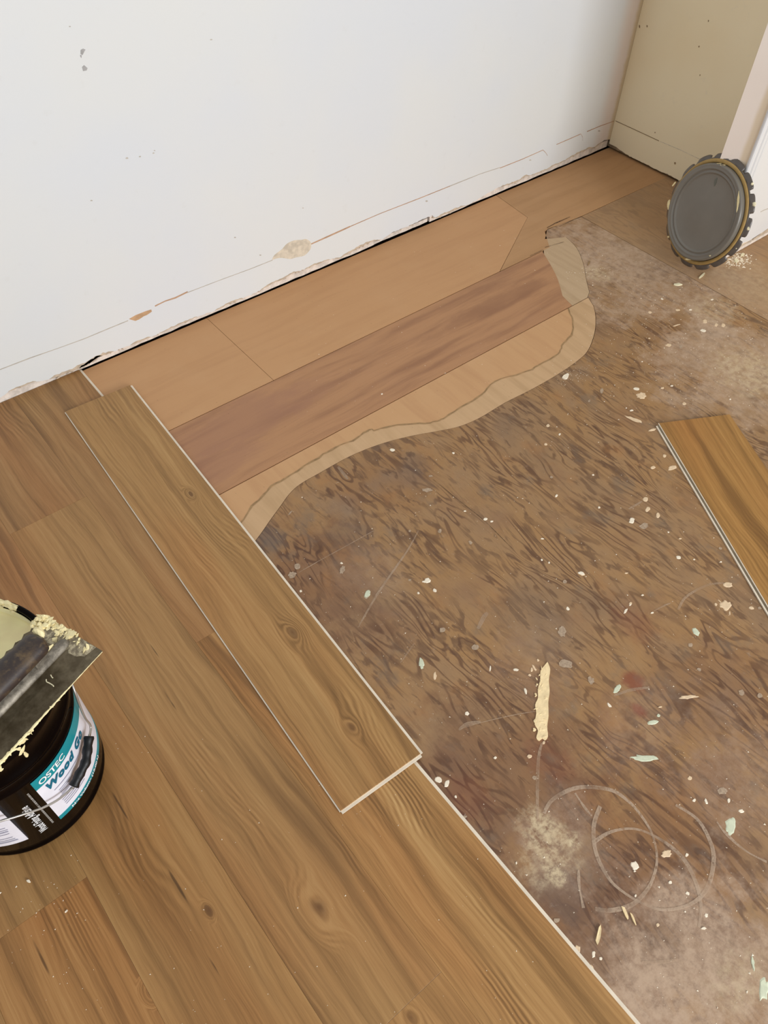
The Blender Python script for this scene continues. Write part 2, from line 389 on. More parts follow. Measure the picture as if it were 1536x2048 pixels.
# glue line between veneers
def ribbon(name, pts, width, mat, parent, z, h=.0004, kind=None, lab=None):
    """flat mark following plane points"""
    z += random.uniform(0, .0003)
    P2 = [Vector((p[0], p[1])) for p in pts]; L, R = [], []
    for i, p in enumerate(P2):
        t = (P2[min(i+1, len(P2)-1)]-P2[max(i-1, 0)]).normalized(); n = Vector((-t.y, t.x))
        ww = width*(.6+.8*random.random())*.5 if not callable(width) else width(i/(len(P2)-1))*.5
        L.append(p+n*ww); R.append(p-n*ww)
    bm = bmesh.new(); 
    a = [bm.verts.new((p.x, p.y, z)) for p in L]; b = [bm.verts.new((p.x, p.y, z)) for p in R]
    for i in range(len(a)-1):
        bm.faces.new((a[i], b[i], b[i+1], a[i+1]))
    o = obj(name, bm, mat, parent, kind=kind)
    if lab: o['label'] = lab
    return o
wob = [(p[0]+random.gauss(0, .0012), p[1]+random.gauss(0, .0012)) for p in Wi[3:]]
ribbon('glue_line', wob, .0034, M_line, floor, .0002)
# the big stained sheet
X0 = .2*S
sheet_pts = [(X0, -1.3), (XS-.0012, -1.3), (XS-.0012, P(1165, 433)[1]), P(1095, 458), P(1090, 478)]+[ (p[0]+.0008, p[1]-.0006) for p in Wcu[::-1]]+[(p[0]+.0005, p[1]-.0012) for p in Wc[::-1]]+[(X0, Wc[0][1]-.01)]
sheet = board('plywood_sheet', sheet_pts, M_ply, label='dark stained plywood with flame grain and paint drips')
sheet_r = board('plywood_sheet', [(XS+.0014, -1.3), (3.9, -1.3), (3.9, YR-.008), (XS+.0014, YR-gp)], M_ply_r, label='dusty tan plywood by the alcove')
board('plywood_sheet', [(-1.5, -1.4), (X0-.003, -1.4), (X0-.003, YB), (-1.5, YB)], M_tanr)

# --- paint drips and scuffs stuck to the sheet
def pscale(x, y):
    a, b, c = at(x, y), at(x+1, y), at(x, y+1); return (b-a).length, (c-a).length
def spot(px, py, rx, ry, mat, ang=0, par=None, n=None, h=.0009, jag=.22, name='paint_drip'):
    n = n or (10 if rx+ry < 16 else 18); h = random.uniform(.0005, .0012)
    pts = []
    ph = random.uniform(0, 6)
    for i in range(n):
        t = 2*math.pi*i/n; k = 1+random.uniform(-jag, jag)+.1*math.sin(2*t+ph)
        ex, ey = rx*k*math.cos(t), ry*k*math.sin(t); c, s = math.cos(ang), math.sin(ang)
        p = at(px+ex*c-ey*s, py+ex*s+ey*c); pts.append((p.x, p.y))
    bm = bmesh.new()
    cx = sum(p[0] for p in pts)/n; cy = sum(p[1] for p in pts)/n
    base = [bm.verts.new((p[0], p[1], .0000)) for p in pts]
    top = [bm.verts.new((cx+(p[0]-cx)*.78, cy+(p[1]-cy)*.78, h)) for p in pts]
    a = sum(pts[i][0]*pts[(i+1) % n][1]-pts[(i+1) % n][0]*pts[i][1] for i in range(n))
    if mat is M_spot_grey:
        bmesh.ops.delete(bm, geom=base, context='VERTS')
        bm.faces.new(top if a > 0 else top[::-1]); return obj(name, bm, mat, par or sheet)
    for i in range(n):
        q = (base[i], base[(i+1) % n], top[(i+1) % n], top[i]); bm.faces.new(q if a > 0 else q[::-1])
    bm.faces.new(top if a > 0 else top[::-1]); bm.faces.new(base[::-1] if a > 0 else base)
    return obj(name, bm, mat, par or sheet)
W_, K_, N_, Y_ = M_spot_white, M_spot_cream, M_spot_green, M_spot_grey
spots = []
def from_crop(x0, y0, s, L):
    for q in L:
        x, y, rx, ry = q[:4]; m = q[4]; a = math.radians(q[5]) if len(q) > 5 else 0
        spots.append((x0+x/s, y0+y/s, rx/s, ry/s, m, a))
from_crop(700, 1100, 1.837, [(285,112,11,9,W_),(272,117,7,3,W_),(312,150,6,5,W_),(855,90,9,5,K_,20),(1380,203,20,18,K_),(1344,200,5,6,K_),(1395,232,3,9,K_),(1358,188,8,2,K_,40),(430,600,7,8,W_),(610,440,9,6,W_),
  (645,517,5,12,W_,-10),(980,512,10,20,N_,30),(953,570,5,10,W_,-35),(1113,632,19,9,N_,-8),(1133,608,6,6,N_),(533,764,5,5,W_),(660,758,8,7,K_),(678,837,11,10,Y_),(312,462,6,14,K_),(262,415,9,22,N_,-5),
  (1270,300,9,18,N_,-40),(340,295,13,14,Y_),(460,357,14,14,Y_),(780,300,20,24,Y_),(790,420,34,20,Y_,10),(885,480,14,18,Y_),(65,165,10,18,Y_,20),(1437,525,14,13,Y_),(1282,440,10,9,Y_),(1505,535,12,11,Y_),(515,435,3,11,W_),(250,157,4,3,W_),
  (1140,577,8,3,K_),(800,215,5,7,W_,-30),(1030,200,4,7,W_,30),(1250,350,9,11,Y_),(1245,540,32,7,K_,-3),(1475,213,9,6,K_),(1388,127,18,9,K_),(1505,215,8,7,Y_)])
from_crop(800, 1500, 2.087, [(160,125,14,13,W_),(195,140,11,15,W_,20),(397,32,6,5,W_),(540,27,9,8,K_),(232,195,6,6,W_),(980,483,17,19,W_),(980,506,5,4,W_),(1112,433,19,18,K_),(1197,438,7,7,W_),(1128,552,8,7,W_),(1200,598,8,8,W_),
  (983,608,5,6,W_),(1075,730,8,8,K_),(1278,690,8,8,W_),(1268,744,12,5,W_),(808,852,8,14,W_,8),(838,870,7,7,W_),(740,832,13,16,K_),(792,912,14,15,K_),(655,712,16,15,Y_),(1380,318,22,38,N_,8),(1425,255,11,8,W_),
  (1228,210,7,8,W_),(1278,215,6,13,W_,-25),(1372,212,7,9,W_),(1210,117,9,9,K_),(1345,172,26,16,Y_),(1517,1000,20,52,N_,4),(1473,890,7,28,N_,-5),(270,280,12,9,Y_),(1190,675,4,4,W_),(1242,1005,4,4,W_),(485,472,3,7,W_),(1448,1010,4,6,W_),(530,980,5,3,K_),(430,985,10,8,K_),(1020,35,56,13,N_,4)])
from_crop(500, 700, 2.048, [(583,410,10,7,W_),(833,422,5,4,W_),(193,887,17,15,Y_),(173,922,21,16,Y_),(728,942,11,9,W_),(712,948,8,3,W_),(757,984,8,7,W_,30),(690,996,5,4,W_),(208,987,6,5,W_),(1358,915,14,7,W_,15),(903,790,11,9,Y_),(740,517,10,5,Y_),
  (1235,522,9,6,Y_),(165,668,4,16,Y_,38),(378,902,13,20,Y_,20),(480,1000,10,20,N_,15),(1212,386,7,5,K_),(1268,345,5,4,W_),(1220,310,7,5,K_),(965,693,10,5,W_),(990,702,6,4,W_),(655,742,7,6,Y_),(655,943,8,7,Y_),(778,742,11,10,Y_),(725,575,24,12,Y_),(1290,950,9,11,Y_),(1255,597,7,4,W_,-30),
  (1405,512,5,3,W_),(1430,645,5,4,W_),(880,660,5,3,W_),(375,873,5,4,W_),(1197,773,7,3,W_),(1195,860,5,4,W_),(1225,870,4,4,W_),(540,180,4,3,W_)])
from_crop(1050, 380, 3.16, [(790,773,11,8,K_),(965,758,14,7,K_),(1045,757,12,4,W_),(1138,832,15,12,K_),(1125,888,16,10,W_),(1253,855,15,11,K_),(1208,852,9,13,K_),(905,980,16,10,K_),(985,990,17,13,Y_,-20),(703,1257,17,12,W_),(737,1300,34,18,K_,5),(868,1252,11,7,K_),
  (928,1238,8,5,W_),(1008,1350,14,9,K_),(673,1393,13,5,W_),(640,1378,4,4,W_),(145,1488,9,7,W_),(865,688,9,4,W_,30),(1183,693,8,5,W_),(690,1450,60,9,K_,22),(405,1335,10,12,Y_),(485,1270,14,22,Y_),(957,855,22,4,K_,-15),(785,938,7,4,K_),(1297,1323,6,4,W_),(740,1085,5,3,W_)])
from_crop(1200, 780, 4.095, [(688,112,16,11,K_),(527,540,15,13,K_),(588,638,38,17,K_,-15),(432,635,20,12,K_),(373,895,19,20,K_),(390,977,19,19,K_),(474,1027,20,21,K_),(260,1070,26,22,W_),(357,1115,48,30,Y_),(643,1372,22,14,W_),(770,1388,9,5,W_),(990,1408,10,5,W_),
  (348,1681,11,7,W_),(215,1500,15,7,K_),(560,1165,8,7,W_),(655,1218,12,6,K_),(210,1810,10,26,W_,30),(428,1825,14,8,W_),(250,1748,12,11,K_),(985,1300,18,14,Y_),(430,325,40,9,K_,-10)])
for q in spots: spot(*q[:4], q[4], q[5])
# filler smear
sp = [(725,412),(735,440),(730,480),(733,520),(728,560),(729,610),(724,650),(727,686),(716,700),(706,694),(694,702),(684,690),(690,664),(678,640),(684,600),(680,570),(690,545),(690,512),(698,480),(700,445),(712,428)]
sp = px2([(700+a/1.837, 1100+b/1.837) for a, b in sm(sp+sp[:1], 3)[:-1]])
bm = bmesh.new(); prism(bm, sp, 0, .0016)
for i in range(26):
    t = random.random(); x = 700+(706-10*t+random.uniform(-22, 20))/1.837; y = 1100+(430+265*t)/1.837
    p = at(x, y); lump(bm, (p.x, p.y, .0014), random.uniform(.002, .006), random.uniform(.001, .003), .0011)
obj('filler_smear', bm, M_filler, sheet)
from_crop(700, 1100, 1.837, [])
for (a, b, rx, ry) in ((712,708,5,8),(676,432,16,4),(660,460,6,4),(690,405,5,4),(668,440,5,9)):
    spot(700+a/1.837, 1100+b/1.837, rx/1.837, ry/1.837, M_spot_cream, random.random(), name='filler_fleck')

# semi-worn chalky rings and scratches
def worn(name, c, alpha):
    g = G(name); n = g.noise(g.tc, 150.0, 4.0, .7); big = g.noise(g.tc, 22.0, 2.0)
    g.put(g.b.inputs['Alpha'], g.mul(g.mul(g.ss(n, .2, .55), g.ss(big, .3, .6, .4, 1.0)), alpha)); return g.done(lin(c), .6, .3)
M_ring = worn('scuffed_ring_chalk', (200, 174, 148), .62)
M_scr = worn('scratch_pale', (196, 168, 140), .5)
M_scrd = worn('crack_dark', (66, 44, 30), .85)
def crop_path(x0, y0, s, L): return px2([(x0+a/s, y0+b/s) for a, b in sm(L, 7)])
rings = [[(600,265),(640,205),(740,158),(870,165),(950,212),(1010,280),(1055,360),(1072,460),(1050,550),(1010,610),(960,650),(880,670),(815,664)],
 [(835,235),(808,320),(818,430),(870,535),(930,592),(1010,640),(1100,668),(1210,645),(1280,580),(1308,470),(1295,385),(1240,290),(1150,230)],
 [(805,388),(880,342),(980,330),(1080,370),(1170,440),(1225,530),(1255,640),(1248,740)],
 [(730,180),(770,240),(800,275)],[(1322,300),(1360,350),(1440,420),(1530,468)],[(745,500),(748,570),(765,660)]]
for k, L in enumerate(rings):
    ribbon('scuff_ring', crop_path(800, 1500, 2.087, L), lambda t, k=k: (.0055 if k < 3 else .004)*(1+.3*math.sin(t*9+k)), M_ring, sheet, .0006, .0003)
ribbon('scuff_ring', crop_path(1200, 780, 4.095, [(640,1800),(690,1710),(790,1640),(900,1595),(1010,1582)]), lambda t: .005, M_scr, sheet, .0006, .0003)
for x0, y0, s, L, wd, m in ((500,700,2.048,[(690,740),(640,830),(570,930),(515,1005)],.0035,M_scr),(500,700,2.048,[(505,742),(400,800),(300,855),(200,912)],.0022,M_scr),
    (700,1100,1.837,[(205,10),(150,90),(90,180),(30,285)],.004,M_scr),(700,1100,1.837,[(400,660),(480,635),(600,607),(700,590)],.0016,M_scr),(700,1100,1.837,[(705,710),(692,770),(688,900),(690,990)],.005,M_scr),
    (500,700,2.048,[(750,530),(860,620),(960,700),(1075,815)],.0012,M_scrd),(700,1100,1.837,[(235,345),(210,380),(185,415)],.003,M_scr),(700,1100,1.837,[(970,535),(1030,515),(1100,505)],.005,M_scr),
    (700,1100,1.837,[(400,662),(430,640),(480,632)],.006,M_scr),(700,1100,1.837,[(470,290),(490,250),(505,230)],.008,M_scr),(500,700,2.048,[(360,478),(385,510),(400,530)],.007,M_scr),
    (800,1500,2.087,[(1010,885),(1090,885),(1160,875)],.004,M_scr),(1200,780,4.095,[(440,1812),(520,1770),(580,1745)],.003,M_scr),(1200,780,4.095,[(235,975),(290,945),(345,912)],.0045,M_scr)):
    ribbon('scratch', crop_path(x0, y0, s, L), lambda t, wd=wd: wd*(.7+.5*math.sin(3.1*t)), m, sheet, .0005, .0003)
# dark joints near the top of the sheet
for L, wd in (([(1094,456),(1110,447),(1140,434)], .003), ([(1118,454),(1140,443),(1163,433)], .0022), ([(1086,500),(1060,512)], .0025), ([(1090,495),(1128,484)], .0022)):
    ribbon('open_joint', px2(L), wd, M_scrd, floor, .0006, .0003)

# ------------------------------------------------------------------ laid vinyl planks
PW = .131*S; PL = .897*S
knots_of = {}
def vplank(row_x0, y0, y1, mat, tongue=False):
    g_ = .00012; x0, x1 = row_x0+g_, row_x0+PW-g_; a, b = y0+g_, y1-g_
    cx, cy = (x0+x1)/2, (a+b)/2; hx, hy = (x1-x0)/2, (b-a)/2; e = .0003
    bm = bmesh.new()
    z0, zc, z1 = .0003, ZV-.0012, ZV
    r0 = [(-hx,-hy,z0),(hx,-hy,z0),(hx,hy,z0),(-hx,hy,z0)]
    r1 = [(p[0], p[1], zc) for p in r0]; r2 = [(p[0], p[1], z1-e*.6) for p in r0]
    r3 = [(math.copysign(abs(p[0])-e, p[0]), math.copysign(abs(p[1])-e, p[1]), z1) for p in r0]
    R = [[bm.verts.new(p) for p in r] for r in (r0, r1, r2, r3)]
    for k, mi in ((0, 1), (1, 0), (2, 0)):
        for i in range(4): bm.faces.new((R[k][i], R[k][(i+1) % 4], R[k+1][(i+1) % 4], R[k+1][i])).material_index = mi
    bm.faces.new(R[3]).material_index = 0; bm.faces.new(R[0][::-1]).material_index = 1
    o = obj('vinyl_plank', bm, [mat, M_core], floor); o.location = (cx, cy, 0)
    if tongue:
        bm = bmesh.new(); box(bm, hx+.0002, hx+.0064, -hy, hy, .0008, .0036); obj('tongue', bm, M_core, o)
    return o
XR = .3015*S
rows = [XR-PW*(k+1) for k in range(8)]
def kn(row, y0, y1, px, py, r):
    p = at(px, py, ZV); return (p.x-(rows[row]+PW/2), p.y-(y0+y1)/2, r)
def plank(row, y0, y1, seed, tint=(1, 1, 1), kpx=(), cpx=(), tongue=False, **kw):
    y0, y1 = y0*S, min(y1*S, YW+.004)
    k = [kn(row, y0, y1, *q) for q in kpx]
    c = [(*kn(row, y0, y1, q[0], q[1], 0)[:2], *q[2:]) for q in cpx]
    return vplank(rows[row], y0, y1, vinyl(f'vinyl_oak_{row}_{int(seed*10)}', seed, tint, k, c, **kw), tongue)
plank(0, .612, 1.30, 1.3, (.93, .93, .96), (), (), True, contrast=.85)
plank(0, .612-.897, .612, 2.6, (1.05, 1.03, .98), (), (), True, contrast=1.15, cath=1.8)
plank(1, .969, 1.30, 3.1, (.92, .88, .90), (), (), contrast=.9)
plank(1, .079, .969, 4.4, (1.0, .99, .98), ((638, 1815, .016), (416, 1820, .006)), ((345, 1408, .006, .035, 0),(308,1300,.004,.04,0),(470,1290,.004,.03,0)), contrast=.9)
plank(1, .079-.897, .079, 5.2, (1.02, .96, .90), ((822, 2035, .011),))
plank(2, .70, 1.30, 6.7, (.92, .85, .84), ((12, 975, .014),), (), contrast=1.15, cath=1.6)
plank(2, .70-.897, .70, 7.9, (1.0, .98, .93), ((418, 1822, .005),), ((430, 1935, .004, .035, 0), (355, 1770, .004, .035, 0), (245, 1620, .004, .04, 0), (180, 1250, .004, .05, 0)), contrast=.9)
plank(3, .4155, 1.30, 8.3, (.98, .96, .90), (), ())
plank(3, .4155-.897, .4155, 9.6, (1.0, .89, .78), ((300, 1985, .006),), ((85, 1920, .005, .03, 0),), contrast=1.1, cath=1.4)
plank(4, .10, .997, 10.2, (1, .97, .92)); plank(4, -.797, .10, 11.1, (.98, .95, .9))
plank(5, .55, 1.30, 12.7); plank(5, -.347, .55, 13.3, (.97, .92, .86))
plank(6, .25, 1.147, 14.1, (1, .95, .9)); plank(6, -.647, .25, 15.8)
plank(7, .65, 1.30, 16.2); plank(7, -.247, .65, 17.9, (.97, .93, .88))

# ------------------------------------------------------------------ loose planks
def loose_plank(name, origin, rz, W, L, mat, label, tong_right, tong_end, lip_left):
    """origin = centre of plank on its resting surface; local y along plank"""
    t = empty(name, origin, rz, label, 'plank', None)
    hx, hy, e = W/2, L/2, .0006
    bm = bmesh.new(); z0, z1 = .0045, .0066
    r0 = [(-hx,-hy,z0),(hx,-hy,z0),(hx,hy,z0),(-hx,hy,z0)]
    r1 = [(p[0], p[1], z1-e*.6) for p in r0]; r2 = [(math.copysign(abs(p[0])-e, p[0]), math.copysign(abs(p[1])-e, p[1]), z1) for p in r0]
    R = [[bm.verts.new(p) for p in r] for r in (r0, r1, r2)]
    for k in (0, 1):
        for i in range(4): bm.faces.new((R[k][i], R[k][(i+1) % 4], R[k+1][(i+1) % 4], R[k+1][i]))
    bm.faces.new(R[2]); bm.faces.new(R[0][::-1])
    obj('wear_layer', bm, mat, t)
    bm = bmesh.new(); box(bm, -hx, hx, -hy, hy, .0002, z0); o = obj('core', bm, M_core, t); o['label'] = 'cream core of the plank'
    if tong_right:
        bm = bmesh.new(); box(bm, hx, hx+.0055, -hy, hy, .0008, .0034); obj('tongue', bm, M_core, t)
    if tong_end:
        bm = bmesh.new(); box(bm, -hx, hx, -hy-.0050, -hy, .0008, .0034); obj('end_tongue', bm, M_core, t)
    if lip_left:
        bm = bmesh.new(); box(bm, -hx-.0064, -hx, -hy, hy-.003, .0002, .0012); o = obj('groove', bm, M_groove, t)
        bm = bmesh.new(); box(bm, -hx-.0094, -hx-.0062, -hy, hy-.006, .0002, .0032); obj('groove_lip', bm, M_core, t)
        bm = bmesh.new(); box(bm, -hx-.0018, -hx-.0001, -hy, hy, .0046, .0062); obj('top_lip', bm, M_core, t)
    return t
zt = ZV+.0066
q = [at(a, b, zt) for a, b in ((128, 823), (262, 770), (682, 1625), (840, 1504))]
top_mid, bot_mid = (q[0]+q[1])/2, (q[2]+q[3])/2
ax = top_mid-bot_mid; rz = math.atan2(-ax.x, ax.y); ctr = (top_mid+bot_mid)/2; Lp = ax.length; Wp = ((q[1]-q[0]).length+(q[3]-q[2]).length)/2-.004
def loc_of(px, py, z, c, rz):
    p = at(px, py, z)-c; cs, sn = math.cos(-rz), math.sin(-rz); return (p.x*cs-p.y*sn, p.x*sn+p.y*cs)
lk = lambda px, py, r: (*loc_of(px, py, zt, ctr, rz), r)
m = vinyl('vinyl_oak_loose_long', 21.4, (1.03, 1.02, .97), (lk(704, 1456, .010), lk(585, 1265, .013), lk(382, 988, .008)),
          (), 1.0, 1.5)
lpk = loose_plank('loose_plank', (ctr.x, ctr.y, ZV+.0001), rz, Wp, Lp, m, 'whole loose oak vinyl plank lying crooked across the edge of the laid floor', True, True, False)
bm = bmesh.new(); box(bm, -Wp/2-.0022, -Wp/2, -Lp/2, Lp/2, .0010, .0040); obj('groove_lip', bm, M_core, lpk)
zt2 = .0066
a, b = at(1322, 852, zt2), at(1454.7, 822.7, zt2)
e1 = at(1536, 1219, zt2); d = (e1-at(1320, 856, zt2)); d.z = 0; d.normalize()
rz2 = math.atan2(d.x, -d.y)
Wr = (b-a).length; Lr = PL
ctr2 = (a+b)/2+d*(Lr/2)
m = vinyl('vinyl_oak_loose_right', 31.2, (1.02, .93, .70), (), (), 1.1, .8)
loose_plank('loose_plank', (ctr2.x, ctr2.y, .0001), rz2, Wr, Lr, m, 'golden loose vinyl plank on the bare plywood at the right edge, groove side showing', False, False, True)

# ------------------------------------------------------------------ walls
M_wall = painted_wall('wall_paint_white', (225, 226, 224), (221, 224, 227), XW)
M_beige = painted_wall('wall_paint_cream', (244, 230, 196), (240, 222, 184))
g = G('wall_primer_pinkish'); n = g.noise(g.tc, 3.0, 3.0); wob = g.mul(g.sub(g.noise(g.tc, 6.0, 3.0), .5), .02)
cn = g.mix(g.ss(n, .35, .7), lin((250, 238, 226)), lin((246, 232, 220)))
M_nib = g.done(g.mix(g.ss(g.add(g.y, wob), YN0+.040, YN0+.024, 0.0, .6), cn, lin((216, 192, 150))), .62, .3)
M_white = painted_wall('trim_paint_white', (226, 224, 222), (222, 221, 222))
M_plate = plain('old_sole_plate', (226, 214, 202), .75, .2, var=.16, vs=60, bump=.5)
M_plate_d = plain('old_sole_plate_dirty', (150, 130, 104), .8, .15, var=.3, vs=60, bump=.5)
M_torn = plain('torn_plasterboard', (198, 180, 158), .85, .1, var=.16, vs=80, bump=.6)
M_brown = plain('torn_brown_paper', (196, 160, 124), .85, .1, var=.12, vs=50)
M_patch = plain('bare_plaster', (212, 200, 180), .8, .15, var=.14, vs=70)
M_crack = plain('wall_crease', (190, 182, 170), .8, .1, var=.1)
M_creaseb = plain('wall_crease_brown', (186, 152, 124), .8, .1, var=.15)
M_hole = plain('wall_void', (24, 18, 14), .95, .05)
M_greyp = plain('chipped_paint_grey', (176, 174, 172), .7, .2, var=.15)

jag_px = [(2.954, 0, 560, [(0,712),(60,668),(140,640),(205,612),(290,600),(370,572),(440,552),(540,500),(580,470),(660,440),(720,415),(780,395),(890,348),(1000,303),(1060,275),(1100,258),(1190,218),(1280,190),(1360,150),(1425,120),(1430,148)]),
          (1.829, 400, 380, [(160,402),(220,375),(260,350),(310,330),(330,315),(400,290),(480,258),(510,258),(540,240)]),
          (5.12, 640, 400, [(0,682),(60,655),(130,640),(190,615),(270,598),(360,532),(430,492),(500,455),(545,440),(570,428),(640,420),(740,365),(820,335),(900,300),(980,265),(1060,222),(1150,190),(1166,240),(1215,232),(1280,195),(1350,160),(1410,120),(1536,62)]),
          (5.12, 1000, 230, [(0,745),(70,738),(180,702),(250,645),(310,640),(380,615),(460,588),(540,540),(640,495),(700,460),(750,440),(820,400),(890,370),(960,360),(1000,322),(1060,275),(1130,265)])]
jag = []
for s, x0, y0, L in jag_px:
    for a_, b_ in L:
        p = on(x0+a_/s, y0+b_/s, 1, YW)
        if not jag or p.x > jag[-1][0]+.0008: jag.append((p.x, max(p.z+.0060+(.005 if on(765,488,1,YW).x < p.x < on(869,450,1,YW).x else 0), .012)))
# finer raggedness
fine = []
for (x0, z0), (x1, z1) in zip(jag, jag[1:]):
    k = max(1, int((x1-x0)/.006))
    for i in range(k):
        t = i/k; fine.append((x0+(x1-x0)*t, z0+(z1-z0)*t+random.gauss(0, .0009)))
fine.append(jag[-1])
jag = [(-1.45, .02)]+[( -1.45+.05*i, .02+random.gauss(0, .0025)) for i in range(1, int((fine[0][0]+1.4)/.05))]+fine
XWE = XW-.0005
prof = [p for p in jag if p[0] < XWE-.002]
bm = bmesh.new()
prism_dir(bm, [(x, YW, z) for x, z in prof]+[(XWE, YW, prof[-1][1]+.001), (XWE, YW, 2.45), (-1.45, YW, 2.45)], (0, .0115, 0))
wall_back = obj('wall_back', bm, M_wall); tag(wall_back, kind='structure')
bm = bmesh.new(); box(bm, -1.45, XW+.25, YW+.045, YW+.06, -.016, 2.45); obj('wall_lining', bm, M_hole, wall_back)
# sole plate seen below the ragged edge
bm = bmesh.new()
prevx = -1.45
segs = [(-1.45, on(752,488,1,YW).x-.004, .0058), (on(752,488,1,YW).x, on(858,452,1,YW).x, .0100), (on(858,452,1,YW).x+.006, XW-.004, .0058)]
plate = None
for x0, x1, dy in segs:
    n = max(2, int((x1-x0)/.03)); 
    P_, Q_ = [], []
    for i in range(n+1):
        x = x0+(x1-x0)*i/n
        P_.append((x, YW+dy, .0030+random.uniform(0, .0026))); Q_.append((x, YW+dy, .0300 if dy < .008 else .0165+random.uniform(-.001, .001)))
    prism_dir(bm, P_+Q_[::-1], (0, .03, 0))
trim1 = obj('trim_1', bm, M_plate); tag(trim1, kind='structure')
# torn strips of plasterboard face along the ragged edge
def torn(xa, xb, hmax, mat=M_torn):
    n = max(4, int((xb-xa)/.007)); lo, hi = [], []
    for i in range(n+1):
        x = xa+(xb-xa)*i/n; z = inter(jag, x); k = max(0, math.sin(math.pi*i/n))**.5
        lo.append((x, YW-.0007, z+.0004)); hi.append((x, YW-.0007, z+.0012+hmax*k*random.uniform(.45, 1)))
    bm = bmesh.new(); prism_dir(bm, lo+hi[::-1], (0, .0009, 0)); obj('torn_edge', bm, mat, wall_back)
wx = lambda x, y: on(x, y, 1, YW).x
for (xa, xb, h) in (((20,790),(75,770),.004),((98,756),(205,712),.011),((158,735),(228,705),.010),((262,694),(302,678),.006),((320,670),(395,640),.004),((430,622),(485,600),.005),
                    ((520,585),(600,552),.005),((610,545),(660,528),.005),((668,525),(752,485),.007),((868,447),(930,420),.008),((1000,392),(1060,360),.006),((1060,358),(1130,325),.005),((1130,322),(1200,292),.007)):
    torn(wx(*xa), wx(*xb), h)
bm = bmesh.new()
for i in range(70):
    x = random.uniform(.15, XW-.03); z = inter(jag, x)
    if random.random() < .5: x = random.choice([random.uniform(wx(100,760), wx(230,700)), random.uniform(wx(690,510), wx(760,480)), random.uniform(wx(1040,370), wx(1215,290))]); z = inter(jag, x)
    lump(bm, (x, YW+random.uniform(-.001, .004), z-random.uniform(.0, .004)), random.uniform(.002, .007), .0012, random.uniform(.0008, .003), Matrix.Rotation(random.uniform(-.4, .4), 4, 'Y'))
obj('crumbled_plaster', bm, M_torn, wall_back, kind='stuff')
# old skirting outline, torn patches and chips on the wall face
def wallpoly(name, pts, mat, off=.0006, plane=YW, lab=None, par=None):
    bm = bmesh.new(); prism_dir(bm, [on(a, b, 1, plane)+Vector((0, -off, 0)) for a, b in pts], (0, off+.0003, 0))
    o = obj(name, bm, mat, par or wall_back)
    if lab: o['label'] = lab
    return o
def wallline(L, wpx, mat, name='paint_ridge', s=1.0, x0=0, y0=0):
    L = [(x0+a/s, y0+b/s) for a, b in L]
    up = [(a+random.uniform(-.2, .2), b-wpx/2*random.uniform(.7, 1.3)) for a, b in L]; dn = [(a, b+wpx/2*random.uniform(.7, 1.3)) for a, b in L]
    wallpoly(name, up+dn[::-1], mat, .0005)
wallline([(-10,743),(60,716),(120,695),(169,677),(215,658),(256,641)], 1.6, M_crack)
wallline([(310,612),(330,602),(352,595)], 2.6, M_creaseb); wallline([(352,595),(375,584)], 3.2, M_creaseb); wallline([(375,585),(440,560),(500,538),(545,520)], 1.4, M_crack)
wallline([(622,488),(660,471),(700,453)], 3.0, M_creaseb); wallline([(700,453),(760,427),(840,396),(900,372)], 1.6, M_creaseb); wallline([(900,372),(960,348),(1000,335)], 1.4, M_crack)
for L in ([(1000,336),(1045,318),(1086,300)],[(1086,300),(1091,305),(1095,311)],[(1113,289),(1138,278),(1161,268)],[(1162,268),(1165,274),(1165,281)],[(1174,263),(1200,252),(1228,242)]):
    wallline(L, 1.3, M_creaseb)
c4 = lambda L: [(a/2.954, 560+b/2.954) for a, b in L]
wallpoly('torn_patch', c4([(762,230),(780,236),(800,241),(822,232),(848,214),(868,206),(897,186),(893,174),(860,184),(800,208)]), M_brown, lab='torn patch baring brown paper')
c5 = lambda L: [(400+a/1.829, 380+b/1.829) for a, b in L]
wallpoly('torn_patch', c5(sm([(263,256),(272,238),(300,216),(318,196),(345,184),(372,182),(388,179),(404,190),(406,208),(398,224),(380,240),(352,246),(330,252),(300,248),(280,250)]+[(263,256)], 3)[:-1]), M_patch, lab='rounded patch of bare plaster above the ragged edge')
for L in ([(161,100),(166,97),(171,99),(168,104),(165,110),(161,108)],[(160,110),(163,110),(163,116),(161,114)],[(164,134),(168,130),(175,136),(173,141),(166,142)]):
    wallpoly('paint_chip', L, M_greyp, .0004)
for (x, y, r) in ((254,316,3),(280,313,2.2),(307,306,2),(309,301,1.6),(183,401,2.5),(423,79,2.2),(140,53,2.0),(853,402,2.5),(1198,262,2.5),(1060,320,2),(470,475,2),(520,510,2.2),(606,416,1.5)):
    wallpoly('paint_chip', [(x+r*math.cos(t)*random.uniform(.6, 1.4), y+.6*r*math.sin(t)*random.uniform(.6, 1.4)) for t in [k*math.pi/4 for k in range(8)]], M_crack, .0004)

